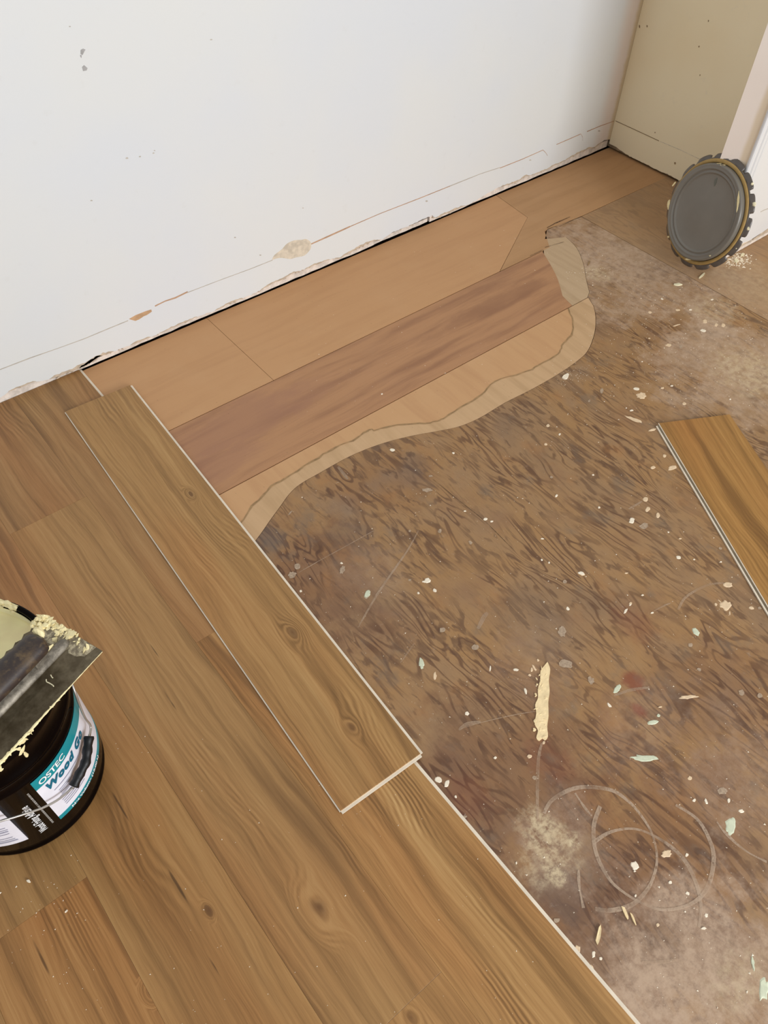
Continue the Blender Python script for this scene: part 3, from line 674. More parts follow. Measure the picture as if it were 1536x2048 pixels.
# beige end wall
jr = []
pts_r = [(1226,290),(1232,294),(1240,300),(1250,307),(1262,316),(1280,322),(1290,330),(1300,336),(1318,346),(1328,345),(1345,354),(1365,366),(1400,384)]
for a_, b_ in pts_r:
    p = on(a_, b_, 0, XW); jr.append((p.y, max(p.z, .008)))
jr = sorted(jr); fine = []
for (y0, z0), (y1, z1) in zip(jr, jr[1:]):
    k = max(1, int((y1-y0)/.007))
    for i in range(k): fine.append((y0+(y1-y0)*i/k, z0+(z1-z0)*i/k+random.gauss(0, .0009)))
jr = [(.4, .018)]+fine+[(YW+.0, fine[-1][1])]
bm = bmesh.new(); prism_dir(bm, [(XW, y, z) for y, z in jr]+[(XW, YW, 2.45), (XW, .4, 2.45)], (.0115, 0, 0))
wall_right = obj('wall_right', bm, M_beige); tag(wall_right, kind='structure')
bm = bmesh.new(); box(bm, XW+.045, XW+.06, .4, YW+.06, -.016, 2.45); obj('wall_lining', bm, M_hole, wall_right)
bm = bmesh.new(); box(bm, XW+.004, XW+.03, .4, YW+.02, .006, .03); trim2 = obj('trim_2', bm, M_plate_d); tag(trim2, kind='structure')
def rwpoly(name, pts, mat, off=.0005):
    bm = bmesh.new(); prism_dir(bm, [on(a, b, 0, XW)+Vector((-off, 0, 0)) for a, b in pts], (off+.0003, 0, 0)); obj(name, bm, mat, wall_right)
M_creaset = plain('cream_crease', (150, 128, 96), .8, .1, var=.15)
rwpoly('paint_ridge', [(1231,241),(1262,255),(1290,268),(1318,281),(1318,282.6),(1290,269.6),(1262,256.6),(1231,242.4)], M_creaset)
rwpoly('paint_ridge', [(1320,282),(1360,299),(1400,318),(1400,319),(1360,300),(1320,283)], M_patch)
for (x, y, r) in ((1294,52,2.5),(1279,53,3),(1398,93,2),(1417,42,2),(1400,150,1.8),(1310,265,1.5),(1350,326,3)):
    rwpoly('paint_chip', [(x+.6*r*math.cos(t)*random.uniform(.6, 1.4), y+r*math.sin(t)*random.uniform(.6, 1.4)) for t in [k*math.pi/3 for k in range(6)]], M_creaset)

# short return wall on the right: end face, fluted corner trim, front face
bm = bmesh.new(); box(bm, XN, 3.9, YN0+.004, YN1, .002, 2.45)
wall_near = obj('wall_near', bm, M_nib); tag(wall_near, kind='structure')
bm = bmesh.new()
fr = [(XN-.004, .012), (XN+.01, .011), (XN+.03, .016), (XN+.06, .020), (XN+.09, .015), (XN+.12, .020), (XN+.16, .022), (XN+.20, .017), (XN+.25, .021), (3.9, .02)]
prism_dir(bm, [(x, YN0, z) for x, z in fr]+[(3.9, YN0, 2.45), (XN-.004, YN0, 2.45)], (0, .0045, 0))
face = obj('wall_front', bm, M_white); tag(face, kind='structure')
bm = bmesh.new()
tp = [(XN-.006,.0),(XN-.006,-.004),(XN-.003,-.007),(XN+.007,-.007),(XN+.009,-.001),(XN+.014,-.001),(XN+.017,-.0075),(XN+.027,-.0075),(XN+.030,-.001),(XN+.036,-.001),(XN+.039,-.006),(XN+.050,-.006),(XN+.053,0)]
lo = [bm.verts.new((x, YN0+y-.0003, .012)) for x, y in tp]; hi = [bm.verts.new((x, YN0+y-.0003, 2.45)) for x, y in tp]
for i in range(len(tp)-1): bm.faces.new((lo[i], lo[i+1], hi[i+1], hi[i]))
bm.faces.new(lo[::-1]); bm.faces.new(hi); bm.faces.new((lo[-1], lo[0], hi[0], hi[-1]))
trim3 = obj('trim_3', bm, M_white); tag(trim3, kind='structure')
bm = bmesh.new(); box(bm, XN+.02, 3.9, YN0-.003, YN0+.003, .0015, .011)
trim4 = obj('trim_4', bm, M_plate); tag(trim4, kind='structure')
def npoly(name, pts, mat, off=.0006):
    bm = bmesh.new(); prism_dir(bm, [on(a, b, 1, YN0)+Vector((0, -off, 0)) for a, b in pts], (0, off+.0003, 0)); obj(name, bm, mat, face)
npoly('paint_ridge', [(1521,423),(1529,419),(1537,416),(1537,417.4),(1529,420.4),(1521,424.4)], M_crack)
npoly('paint_ridge', [(1506,478),(1520,468),(1537,456),(1537,461),(1522,472),(1508,481)], M_torn)

# ================================================================== THINGS
# ------------------------------------------------------------------ pail lid leaning against the end of the short wall
M_lid = plain('lid_enamel_grey', (116, 110, 100), .33, .5, var=.05, vs=14)
M_lid_edge = plain('lid_crimp_dark', (88, 80, 73), .3, .5, var=.12, vs=60)
M_gasket = plain('lid_gasket_tan', (164, 134, 80), .55, .3, var=.08, vs=60)
M_glue = plain('glue_cream', (240, 224, 172), .5, .4, var=.08, vs=80, bump=.3)
M_fleck = plain('glue_fleck_pale', (236, 226, 190), .5, .35, var=.08, vs=120)
lc = Vector((1.5600, .7882, .1246))*S; th, ph, lr = 2.8762, .2216, .1077*S
nrm = Vector((math.cos(ph)*math.cos(th), math.cos(ph)*math.sin(th), math.sin(ph)))
hz = Vector((-math.sin(th), math.cos(th), 0)); up = nrm.cross(hz)
if up.z < 0: up = -up; hz = -hz
ML = Matrix((( hz.x, up.x, nrm.x), (hz.y, up.y, nrm.y), (hz.z, up.z, nrm.z))).to_4x4()
lid = empty('pail_lid', (lc.x, lc.y, 0), 0, 'round grey metal pail lid with crimped lugs leaning against the end of the short wall', 'lid')
def lidpart(name, bm, mat, smooth=True, par=None):
    for v in bm.verts: v.co = (ML @ v.co) + Vector((0, 0, lc.z))
    bmesh.ops.recalc_face_normals(bm, faces=bm.faces[:])
    return obj(name, bm, mat, par or lid, smooth)
k = lr/.146
bm = bmesh.new()
front = [(0,.0035),(.060,.0035),(.104,.0035),(.1060,.0040),(.1080,.0066),(.1105,.0078),(.1130,.0062),(.1150,.0056),(.1170,.0066),(.1190,.0098),(.1210,.0104),(.1235,.0096),(.1285,.0112),(.1315,.0115),(.1335,.0100),(.1345,.006),(.1352,-.002)]
front = [(r, z+.0050 if z > 0 else z) for r, z in front]
lathe(bm, [(r*k, z) for r, z in front], 128)
lathe(bm, [(.1375*k, -.002), (.1375*k, -.0035), (0, -.0005)], 128)
lidpart('panel', bm, M_lid)
bm = bmesh.new(); lathe(bm, [((0.1412+.0056*math.cos(t))*k, .0008+.0032*math.sin(t)) for t in [2*math.pi*i/10 for i in range(11)]], 128)
lidpart('gasket', bm, M_gasket)
bm = bmesh.new(); lathe(bm, [(.1372*k, -.002), (.1375*k,-.0008), (.1475*k, -.0008), (.1492*k, -.0014), (.1498*k, -.003), (.149*k, -.0042), (.1372*k, -.0042)], 128)
lidpart('rim', bm, M_lid_edge)
NT = 15
for i in range(NT):
    a0 = 2*math.pi*(i+.06)/NT; a1 = 2*math.pi*(i+.94)/NT
    bm = bmesh.new(); n = 8; rows_ = []
    for j in range(5):
        s = j/4; row = []
        for q_ in range(n+1):
            u = q_/n; edge = (abs(u-.5)*2)**4
            ang = a0+(a1-a0)*(u if j == 0 else .5+(u-.5)*(1-.10*s*edge))
            ln = .0165*(1-.30*edge)
            r = (.1475 + ln*s*(.80 if j else 1))*k; z = -.002 - .0070*s**1.5 + .0012*math.sin(u*math.pi)
            row.append((r*math.cos(ang), r*math.sin(ang), z))
        rows_.append(row)
    F = [[bm.verts.new(p) for p in r] for r in rows_]; B = [[bm.verts.new((p[0]*.994, p[1]*.994, p[2]-.0014)) for p in r] for r in rows_]
    for j in range(4):
        for q_ in range(n):
            bm.faces.new((F[j][q_], F[j+1][q_], F[j+1][q_+1], F[j][q_+1])); bm.faces.new((B[j][q_], B[j][q_+1], B[j+1][q_+1], B[j+1][q_]))
    for q_ in range(n): bm.faces.new((F[4][q_], B[4][q_], B[4][q_+1], F[4][q_+1])); bm.faces.new((F[0][q_], F[0][q_+1], B[0][q_+1], B[0][q_]))
    for j in range(4): bm.faces.new((F[j][0], B[j][0], B[j+1][0], F[j+1][0])); bm.faces.new((F[j][n], F[j+1][n], B[j+1][n], B[j][n]))
    lidpart('lug', bm, M_lid_edge)
def lid_local(px, py, dz=0.0):
    d = ray(px, py); t = ((lc-EYE).dot(nrm))/d.dot(nrm); p = EYE+d*t-lc; return Vector((p.dot(hz), p.dot(up), dz))
def lz(r):                      # height of the lid face at radius r
    L = [(a*k, b) for a, b in front]
    for (r0, z0), (r1, z1) in zip(L, L[1:]):
        if r0 <= r <= r1: return z0+(z1-z0)*(r-r0)/max(r1-r0, 1e-9)
    return .003
def lidblob(px, py, rx, ry, ang=0, mat=M_glue, name='glue_smear'):
    bm = bmesh.new(); n = 12
    ctr_ = []
    for i in range(n):
        t = 2*math.pi*i/n; kk = random.uniform(.75, 1.2); ex, ey = rx*kk*math.cos(t), ry*kk*math.sin(t)
        p = lid_local(px+ex*math.cos(ang)-ey*math.sin(ang), py+ex*math.sin(ang)+ey*math.cos(ang)); p.z = lz(math.hypot(p.x, p.y)); ctr_.append(p)
    a = [bm.verts.new(p) for p in ctr_]; b = [bm.verts.new(p+Vector((0, 0, .0010))) for p in ctr_]
    for i in range(n): bm.faces.new((a[i], a[(i+1) % n], b[(i+1) % n], b[i]))
    bm.faces.new(b); bm.faces.new(a[::-1]); lidpart(name, bm, mat, False)
cl = lambda x, y: (1260+x/5.565, 280+y/5.565)
lidblob(*cl(1243, 690), 2.6, 19, .12); lidblob(*cl(655, 1328), 6.5, 1.8, .12); lidblob(*cl(440, 720), 2.6, 10, .15)
lidblob(*cl(435, 1078), 1.6, 2); lidblob(*cl(935, 1288), 2, 1.2); lidblob(*cl(1015, 262), 2.2, 1.2); lidblob(*cl(1062, 280), 2.6, 1.2, .3); lidblob(*cl(500, 490), 5, 1.6, -.9)
M_mark = plain('lid_scuff', (96, 96, 84), .4, .4, var=.05)
lidblob(*cl(975, 470), 2.2, 9, .28, M_mark, 'scuff')
for x, y, r in ((1345,487,2.5),(1368,715,3.4),(1300,985,3.0),(1160,1203,3.2)):
    bm = bmesh.new(); p = lid_local(*cl(x, y)); lump(bm, (p.x, p.y, -.0055), .0052*r/3, .0066*r/3, .0030, rough=.15); lidpart('glue_drop', bm, M_fleck, False)
print('LID zmin', min((o.matrix_basis @ v.co).z for o in lid.children for v in o.data.vertices), 'xmax', max((lc.x+v.co.x) for o in lid.children for v in o.data.vertices if YN0 < lc.y+v.co.y < YN1), XN)

# ------------------------------------------------------------------ adhesive pail
M_pail = plain('pail_black_enamel', (11, 6, 5), .10, .035, var=.2, vs=20)
M_teal = plain('label_teal', (14, 138, 148), .35, .4, var=.03)
M_lab = plain('label_white', (232, 230, 238), .35, .4, var=.03)
M_ink_teal = plain('label_ink_teal', (20, 104, 128), .4, .3, var=.03)
M_ink_grey = plain('label_ink_grey', (168, 168, 184), .4, .3, var=.03)
M_ink_white = plain('label_ink_white', (236, 236, 236), .4, .3, var=.03)
M_ink_dim = plain('label_ink_dim', (150, 146, 140), .4, .3, var=.03)
M_wire = plain('bail_wire_galvanised', (186, 180, 172), .35, .5, .7, var=.1)
M_grip = plain('bail_grip_black', (14, 13, 14), .45, .4, var=.2)
M_gluein = plain('glue_yellow', (252, 232, 172), .35, .5, var=.10, vs=18, bump=.2)
bx, by = -.1335, .783
pail = empty('adhesive_pail', (bx, by, ZV), 0, 'open black metal pail of floor adhesive with teal and white label on the laid planks', 'pail')
R_b = .1365
outer = [(0,.0),(.127,.0),(.1315,.0012),(.1335,.005),(.1335,.010),(.1315,.014),(.1325,.022),(R_b,.034),(R_b,.212),(.1385,.2155),(.1395,.219),(.1385,.2225),(R_b+.0005,.226),(.1375,.245),(.1405,.2495),(.1415,.253),(.1405,.2565),(.1378,.261),(.139,.285),(.1425,.30),(.1435,.305),(.1425,.310),(.1405,.315),(.143,.325),(.1445,.331)]
inner_p = [(.1395,.3365),(.1385,.331),(.1365,.315),(.1345,.05),(0,.05)]
bm = bmesh.new(); lathe(bm, outer+[(.1445,.334),(.141,.3365)]+inner_p, 96); bmesh.ops.recalc_face_normals(bm, faces=bm.faces[:]); obj('body', bm, M_pail, pail, True)
bm = bmesh.new(); lathe(bm, [(.1425+.0046*math.cos(t), .3355+.0046*math.sin(t)) for t in [2*math.pi*i/12 for i in range(13)]], 96); bmesh.ops.recalc_face_normals(bm, faces=bm.faces[:]); obj('rim', bm, M_pail, pail, True)
bm = bmesh.new(); lathe(bm, [(0, .312), (.10, .312), (.131, .314), (.1352, .318), (.1362, .325), (.1372, .3305), (.1360, .331), (.1345, .295), (.13, .285), (0, .285)], 96)
for v in bm.verts:
    a = math.atan2(v.co.y, v.co.x); r = math.hypot(v.co.x, v.co.y)
    if r > .02 and v.co.z < .3205 and v.co.z > .30: v.co.z += .0025*math.sin(5*a+r*60)+.0015*math.sin(11*a)
bmesh.ops.recalc_face_normals(bm, faces=bm.faces[:]); obj('adhesive', bm, M_gluein, pail, True)['label'] = 'yellow adhesive coating the inside'
bm = bmesh.new()
for i in range(95):
    a = math.radians(random.uniform(22, 118)); r = .1405+random.gauss(0, .0022)
    M_ = Matrix.Rotation(a, 4, 'Z'); z = .3375+random.uniform(-.004, .0045)
    if r < .138: z -= random.uniform(.0, .012)
    lump(bm, Matrix.Rotation(a, 3, 'Z') @ Vector((r, 0, z)), random.uniform(.002, .0042), random.uniform(.005, .014), random.uniform(.002, .0042), M_)
for i in range(30):
    a = math.radians(random.uniform(225, 330)); lump(bm, Matrix.Rotation(a, 3, 'Z') @ Vector((.141, 0, .3375)), .003, random.uniform(.005, .012), .003, Matrix.Rotation(a, 4, 'Z'))
obj('dried_glue', bm, M_glue, pail, kind='stuff')
def strip(name, a0, a1, z0, z1, r, mat, par, n=None):
    n = n or max(2, int(abs(a1-a0)/2.5)); bm = bmesh.new()
    P_ = []
    for i in range(n+1):
        a = math.radians(a0+(a1-a0)*i/n); c, s = math.cos(a), math.sin(a)
        P_.append([bm.verts.new((q_*c, q_*s, z)) for q_, z in ((r, z0), (r, z1), (r-.0012, z1), (r-.0012, z0))])
    for A, B in zip(P_, P_[1:]):
        for j in range(4): bm.faces.new((A[j], B[j], B[(j+1) % 4], A[(j+1) % 4]))
    bm.faces.new(P_[0]); bm.faces.new(P_[-1][::-1]); bmesh.ops.recalc_face_normals(bm, faces=bm.faces[:])
    return obj(name, bm, mat, par, True if False else False)
ZL0, ZL1 = .0595, .2095
A0, A1 = -81.5, 70
label = strip('label', A0, A1, ZL0, ZL1, R_b+.0006, M_lab, pail); label['label'] = 'white label with teal bands and product lettering'
strip('top_band', A0, A1, ZL1-.0275, ZL1, R_b+.0011, M_teal, label)
strip('bottom_band', A0, A1, ZL0, ZL0+.011, R_b+.0011, M_teal, label)
label2 = strip('label', -215, -103.5, ZL0, ZL1-.002, R_b+.0006, M_lab, pail); label2['label'] = 'white side label with grey print'
def text(body, size, mat, par, mapf, name='lettering', shear=0.0, bold=0.0, space=1.0, sx=1.0):
    cu = bpy.data.curves.new('t', 'FONT'); cu.body = body; cu.size = size; cu.shear = shear; cu.offset = bold; cu.space_character = space; cu.extrude = 0
    to = bpy.data.objects.new('t', cu); C.objects.link(to)
    dg = bpy.context.evaluated_depsgraph_get(); me = bpy.data.meshes.new_from_object(to.evaluated_get(dg))
    bpy.data.objects.remove(to); bpy.data.curves.remove(cu)
    bm = bmesh.new(); bm.from_mesh(me); bpy.data.meshes.remove(me)
    bmesh.ops.triangulate(bm, faces=bm.faces[:])
    for v in bm.verts: v.co = mapf(v.co.x*sx, v.co.y)
    return obj(name, bm, mat, par)
def wrap(a0, z0, r):
    return lambda x, y: Vector((r*math.cos(math.radians(a0)+x/r), r*math.sin(math.radians(a0)+x/r), z0+y))
def wrap_up(a0, z0, r):         # reads upwards, letter tops to the left
    return lambda x, y: Vector((r*math.cos(math.radians(a0)-y/r), r*math.sin(math.radians(a0)-y/r), z0+x))
rt = R_b+.0019
text('OSTEC', .0185, M_ink_white, label, wrap(A0+3.5, ZL1-.0210, rt), bold=.0004, sx=.92)
text('Wood Go', .0235, M_ink_teal, label, wrap(A0+4.5, ZL1-.050, rt), shear=.25, bold=.0011, space=1.12, sx=.92)
text('Net Volume (15.00 L)', .0085, M_ink_white, label, wrap(A0+10, ZL0+.0028, rt), bold=.0003, sx=1.2)
text('Wood Fixing Adhesive', .0175, M_ink_white, pail, wrap_up(-90.3, ZL0+.002, rt), bold=.0003, sx=.64)
bm = bmesh.new()
def bars(bm, L, r):
    for a0, a1, z0, z1 in L:
        n = max(1, int(abs(a1-a0)/3)); pr = None
        for i in range(n+1):
            a = math.radians(a0+(a1-a0)*i/n); cur = [bm.verts.new((r*math.cos(a), r*math.sin(a), z)) for z in (z0, z1)]
            if pr: bm.faces.new((pr[0], cur[0], cur[1], pr[1]))
            pr = cur
L = [(A0+8, A0+44, ZL1-.0650, ZL1-.0630)]
for i in range(4): L.append((A0+10, A0+24-random.uniform(0, 4), ZL1-.074-.0048*i, ZL1-.0755-.0048*i))
for i in range(6): L.append((A0+8+random.uniform(0, .6), A0+26+random.uniform(-4, 3), ZL0+.058-.0062*i, ZL0+.0562-.0062*i))
bars(bm, L, R_b+.0013); obj('small_print', bm, M_ink_grey, label, kind='stuff')
bm = bmesh.new(); L = []
for i in range(15):
    if i not in (3, 8): L.append((-108-random.uniform(0, 2), -150-random.uniform(0, 20), ZL0+.012+.0078*i, ZL0+.0138+.0078*i+(.002 if i % 5 == 0 else 0)))
bars(bm, L, R_b+.0013); obj('small_print', bm, M_ink_grey, label2, kind='stuff')
bm = bmesh.new(); L = []
zz = ZL0+.008
while zz < ZL1-.02:
    q_ = random.uniform(.002, .006); L.append((-86.6, -85.4, zz, zz+q_)); zz += q_+.0012
bars(bm, L, R_b+.0013); obj('small_print', bm, M_ink_dim, pail, kind='stuff')
# bail: wire, grip, ears
CB = Vector((bx, by, 0))
def cyl(px, py, r):
    d = ray(px, py); o_ = EYE-CB; a = d.x*d.x+d.y*d.y; b = 2*(d.x*o_.x+d.y*o_.y); c = o_.x**2+o_.y**2-r*r
    D = b*b-4*a*c
    t = -b/2/a if D < 0 else (-b-math.sqrt(D))/2/a
    p = EYE+d*t-CB; p.z -= ZV; return p
ear_a = Vector((.1400*math.cos(math.radians(4)), .1400*math.sin(math.radians(4)), .279)); ear_b = Vector((.140*math.cos(math.radians(184)), .140*math.sin(math.radians(184)), .279))
def c1(x, y): return (x/3.4125, 1150+y/3.4125)
w1 = [cyl(*c1(*p), .1475) for p in ((497,760),(540,880),(580,975),(618,1030),(612,1095))]
w2 = [cyl(*c1(*p), .1475) for p in ((490,1455),(400,1530),(300,1585),(200,1620),(90,1655),(0,1680))]
last = w2[-1]
arc = []
la = math.atan2(last.y, last.x); 
if la > 0: la -= 2*math.pi
for i in range(1, 8):
    t = i/8; a = la+(math.radians(-176)-la)*t; arc.append(Vector((.150*math.cos(a), .150*math.sin(a), last.z+(.279-last.z)*t**1.6)))
g1, g2 = cyl(*c1(608, 1100), .1495), cyl(*c1(503, 1440), .1495)
gm = (g1+g2)/2; gm.xy = gm.xy.normalized()*.1525
bm = bmesh.new()
tube(bm, smooth_path([ear_a+Vector((.006, -.004, 0))]+w1+[g1, gm, g2]+w2+arc+[ear_b+Vector((-.006, -.004, 0))], 5), .0019, 8)
obj('bail_wire', bm, M_wire, pail, True)
bm = bmesh.new(); gp_ = smooth_path([g1, (g1+gm)/2*1.0+Vector((0,0,0)), gm, (gm+g2)/2, g2], 4)
tube(bm, gp_, [.0075+.0009*math.sin(i*1.7) for i in range(len(gp_))], 12); obj('grip', bm, M_grip, pail, True)
for e, s_ in ((ear_a, 4), (ear_b, 184)):
    bm = bmesh.new(); lathe(bm, [(0, .009), (.006, .008), (.010, .004), (.012, 0), (0, 0)], 16)
    Mx = Matrix.Translation(e) @ Matrix.Rotation(math.radians(s_), 4, 'Z') @ Matrix.Rotation(math.pi/2, 4, 'Y') @ Matrix.Translation((0, 0, -.002))
    bmesh.ops.transform(bm, matrix=Mx, verts=bm.verts); bmesh.ops.recalc_face_normals(bm, faces=bm.faces[:]); obj('ear', bm, M_pail, pail, True)
# glue drips down the pail front
for (x, y, rx, ry) in ((150,1200,.010,.004),(178,1225,.003,.009),(130,1185,.003,.005),(150,1140,.004,.009),(170,1120,.002,.008),(10,1330,.004,.003)):
    p = cyl(*c1(x, y), .1435); a = math.atan2(p.y, p.x); bm = bmesh.new()
    lump(bm, p, .0014, rx, ry, Matrix.Rotation(a, 4, 'Z') @ Matrix.Rotation(random.uniform(-.7, .7), 4, 'X')); obj('glue_drip', bm, M_glue, pail)

# ------------------------------------------------------------------ trowel lying across the pail
g = G('trowel_steel_dirty'); n = g.noise(g.tc, 30.0, 5.0, .7); n2 = g.noise(g.vec(g.mul(g.x, 12.0), g.mul(g.y, 120.0)), 1.0, 3.0)
M_steel = g.done(g.mix(g.ss(n, .35, .7), lin((84, 72, 52)), lin((118, 106, 84))), g.ss(n2, .3, .7, .28, .48), .5, .55)
g = G('trowel_rib_metal'); n = g.noise(g.tc, 60.0, 4.0, .7)
M_rib = g.done(g.mix(g.ss(n, .35, .7), lin((110, 102, 90)), lin((170, 160, 144))), .5, .4, .3)
g = G('trowel_grip_dirty'); n = g.noise(g.tc, 28.0, 5.0, .7); n2 = g.noise(g.tc, 90.0, 3.0)
cg = g.mix(g.ss(n, .40, .65), lin((54, 44, 40)), lin((92, 74, 52))); cg = g.mix(g.mul(g.ss(n2, .6, .75), .4), cg, lin((126, 104, 70)))
M_hand = g.done(cg, .42, .4)
ZT = ZV+.3355+.0046+.0035                                    # underside of the blade on the glue-caked rim
c0 = at(205, 1302, ZT+.001); c1_ = at(0, 1150+1270/3.4125, ZT+.001); c2_ = at(300/3.4125, 1150+270/3.4125, ZT+.001)
u = (c1_-c0); u.z = 0; u.normalize(); v_ = Vector((u.y, -u.x, 0)); 
if v_.dot(c2_-c0) < 0: v_ = -v_
BL, BW = .285, (c2_-c0).dot(v_)
ctrT = c0+u*BL/2+v_*BW/2
trowel = empty('trowel', (ctrT.x, ctrT.y, ZT), math.atan2(-u.y, -u.x), 'dirty steel flooring trowel caked with glue lying across the open pail', 'trowel')
# local x runs towards the near corner end; local y = up the width
sy = 1 if (Matrix.Rotation(trowel.rotation_euler.z, 3, 'Z') @ Vector((0, 1, 0))).dot(v_) > 0 else -1
hx, hy = BL/2, BW/2
bm = bmesh.new(); pts = []
n = 60
for i in range(n+1):
    x = -hx+BL*i/n; pts.append((x, -sy*hy))
pts += [(hx, sy*hy)]
nn = 34
for i in range(nn): pts.append((hx-BL*(i+.5)/nn, sy*(hy-(.004 if i % 2 else 0))))
pts += [(-hx, sy*hy)]
prism(bm, pts, 0, .0012); obj('blade', bm, M_steel, trowel)
ribc = -sy*hy+sy*.0560
bm = bmesh.new()
def rbar(bm, x0, x1, y, w_, z0, h, n=10, tap=.010):
    secs = []
    for x, sc in ((x0, .35), (x0+tap*.5, .85), (x0+tap, 1), (x1-tap, 1), (x1-tap*.5, .85), (x1, .35)):
        secs.append([bm.verts.new((x, y+w_/2*sc*math.cos(t), z0+h*sc*max(0, math.sin(t)))) for t in [math.pi*i/n for i in range(n+1)]])
    for A, B in zip(secs, secs[1:]):
        for i in range(n): bm.faces.new((A[i], A[i+1], B[i+1], B[i]))
        bm.faces.new((A[n], A[0], B[0], B[n]))
    bm.faces.new(secs[0]); bm.faces.new(secs[-1][::-1]); bmesh.ops.recalc_face_normals(bm, faces=bm.faces[:])
rbar(bm, -hx+.02, hx-.012, ribc, .019, .0012, .0085); obj('rib', bm, M_rib, trowel, True)
HX1 = hx-.040; HX0 = HX1-.150
for x in (HX1-.022, HX0+.022):
    bm = bmesh.new(); box(bm, x-.009, x+.009, ribc-.004, ribc+.004, .006, .034); obj('handle_post', bm, M_rib, trowel)
bm = bmesh.new(); secs = []
zc = .0455
for i in range(25):
    t = i/24; x = HX0+(HX1-HX0)*t; ed = min(1, min(t, 1-t)/.09); sc = math.sqrt(max(0, 1-(1-ed)**2)); sc = max(sc, .12)
    a_, b_ = .0205*sc*(1+.06*math.sin(t*math.pi)), .0155*sc*(1+.08*math.sin(t*math.pi))
    secs.append([bm.verts.new((x, ribc+sy*.002+a_*math.cos(q_), zc+b_*math.sin(q_))) for q_ in [2*math.pi*j/20 for j in range(20)]])
for A, B in zip(secs, secs[1:]):
    for j in range(20): bm.faces.new((A[j], A[(j+1) % 20], B[(j+1) % 20], B[j]))
bm.faces.new(secs[0][::-1]); bm.faces.new(secs[-1]); bmesh.ops.recalc_face_normals(bm, faces=bm.faces[:])
obj('handle', bm, M_hand, trowel, True)
bm = bmesh.new()
for i in range(120):                                          # caked glue on the near end
    y = sy*random.triangular(-hy+.008, hy, hy*.6); dx = abs(random.gauss(0, .008)); s_ = random.uniform(.0006, .0030)*random.choice((.6, 1, 1.5))
    lump(bm, (hx+.0005-dx, y, .0012+random.uniform(0, .0022)), s_*random.uniform(.8, 2.2), s_*random.uniform(.5, 1.8), s_*random.uniform(.25, .8), Matrix.Rotation(random.uniform(-.6, .6), 4, 'X') @ Matrix.Rotation(random.uniform(0, 3), 4, 'Z'), rough=.5)
for i in range(26):
    lump(bm, (hx-random.uniform(0, .022), sy*(hy-abs(random.gauss(0, .009))), .002+random.uniform(0, .004)), random.uniform(.002, .007), random.uniform(.002, .006), random.uniform(.001, .004), rough=.45)
bead, br = [], []
for i in range(90):                                           # glue bead along the long edge, thicker away from the corner
    t = i/89; x = hx-.001-(BL-.004)*t; wd = .0006+.0048*max(0, t-.12)**1.1
    bead.append((x, -sy*(hy+wd*.45*random.uniform(.6, 1.3)), .0006-wd*.35)); br.append(max(.0005, wd*random.uniform(.6, 1.15)))
tube(bm, bead, br, 7)
for i in range(60):
    t = random.random()**.7; x = hx-.07-(BL-.08)*t; wd = .0006+.004*t
    lump(bm, (x, -sy*(hy+random.uniform(0, wd*1.4)), -random.uniform(0, .004)*t), random.uniform(.001, .005), random.uniform(.0006, .0012+wd*.6), random.uniform(.0006, .0025), rough=.5)
obj('caked_glue', bm, M_glue, trowel, kind='stuff')
bm = bmesh.new()
lump(bm, (hx-.043, ribc+sy*.0085, .007), .013, .0035, .004, Matrix.Rotation(0, 4, 'Z'), rough=.12, sub=2)
obj('glue_blob', bm, M_glue, trowel); bm = bmesh.new()
lump(bm, (HX1+.003, ribc+sy*.012, .048), .006, .010, .008, Matrix.Rotation(0, 4, 'Z'), rough=.2, sub=2)
obj('glue_blob', bm, M_glue, trowel)
g = G('glue_film_grey'); n = g.noise(g.tc, 110.0, 4.0, .7); M_film = g.done(g.mix(g.ss(n, .4, .65), lin((120, 108, 88)), lin((196, 182, 150))), .55, .3)
bm = bmesh.new(); pts = []
for i in range(22):
    t = i/21; pts.append((hx-.018-.014*random.random(), sy*(-hy+.016+(BW-.020)*t)))
prism(bm, pts+[(hx-.0005, sy*(hy-.001)), (hx-.0005, sy*(-hy+.012))], .0011, .0017); obj('glue_film', bm, M_film, trowel)
def curl(L, r=.0008):
    P_ = [trowel.matrix_basis.inverted() @ at(*c1(*p), ZT+.0018) for p in L]
    bm = bmesh.new(); tube(bm, smooth_path(P_, 5), r, 6); obj('glue_thread', bm, M_fleck, trowel)
bpy.context.view_layer.update()
trowel.matrix_basis = Matrix.Translation(trowel.location) @ Matrix.Rotation(trowel.rotation_euler.z, 4, 'Z')
curl([(315,712),(318,728),(338,738),(360,752),(366,760)]); curl([(346,682),(352,694),(360,702)])

# ------------------------------------------------------------------ loose chips and crumbs on the floor
def chip(px, py, rx, ry, ang, mat, label, h=.0022, z=0.0):
    n = 9; pts = []
    c = at(px, py, z)
    for i in range(n):
        t = 2*math.pi*i/n; kk = random.uniform(.75, 1.2); ex, ey = rx*kk*math.cos(t), ry*kk*math.sin(t)
        p = at(px+ex*math.cos(ang)-ey*math.sin(ang), py+ex*math.sin(ang)+ey*math.cos(ang), z)-c; pts.append((p.x, p.y))
    bm = bmesh.new(); prism(bm, pts, 0.0003, h)
    for v in bm.verts: v.co.z += 0 if v.co.z < .001 else random.uniform(-.0005, .0006)
    o = obj('paint_flake', bm, mat); o.location = (c.x, c.y, z); tag(o, label, 'flake', 'loose flakes on the bare plywood' if z == 0 else 'loose flakes on the laid planks')
chip(*cl(800, 1515), 7.5, 2.2, -.7, M_fleck, 'slim pale flake lying just below the leaning grey lid', .003)
chip(1355, 570, 8, 2.4, .05, M_fleck, 'pale flake with a crumb beside the plywood seam below the lid', .003)
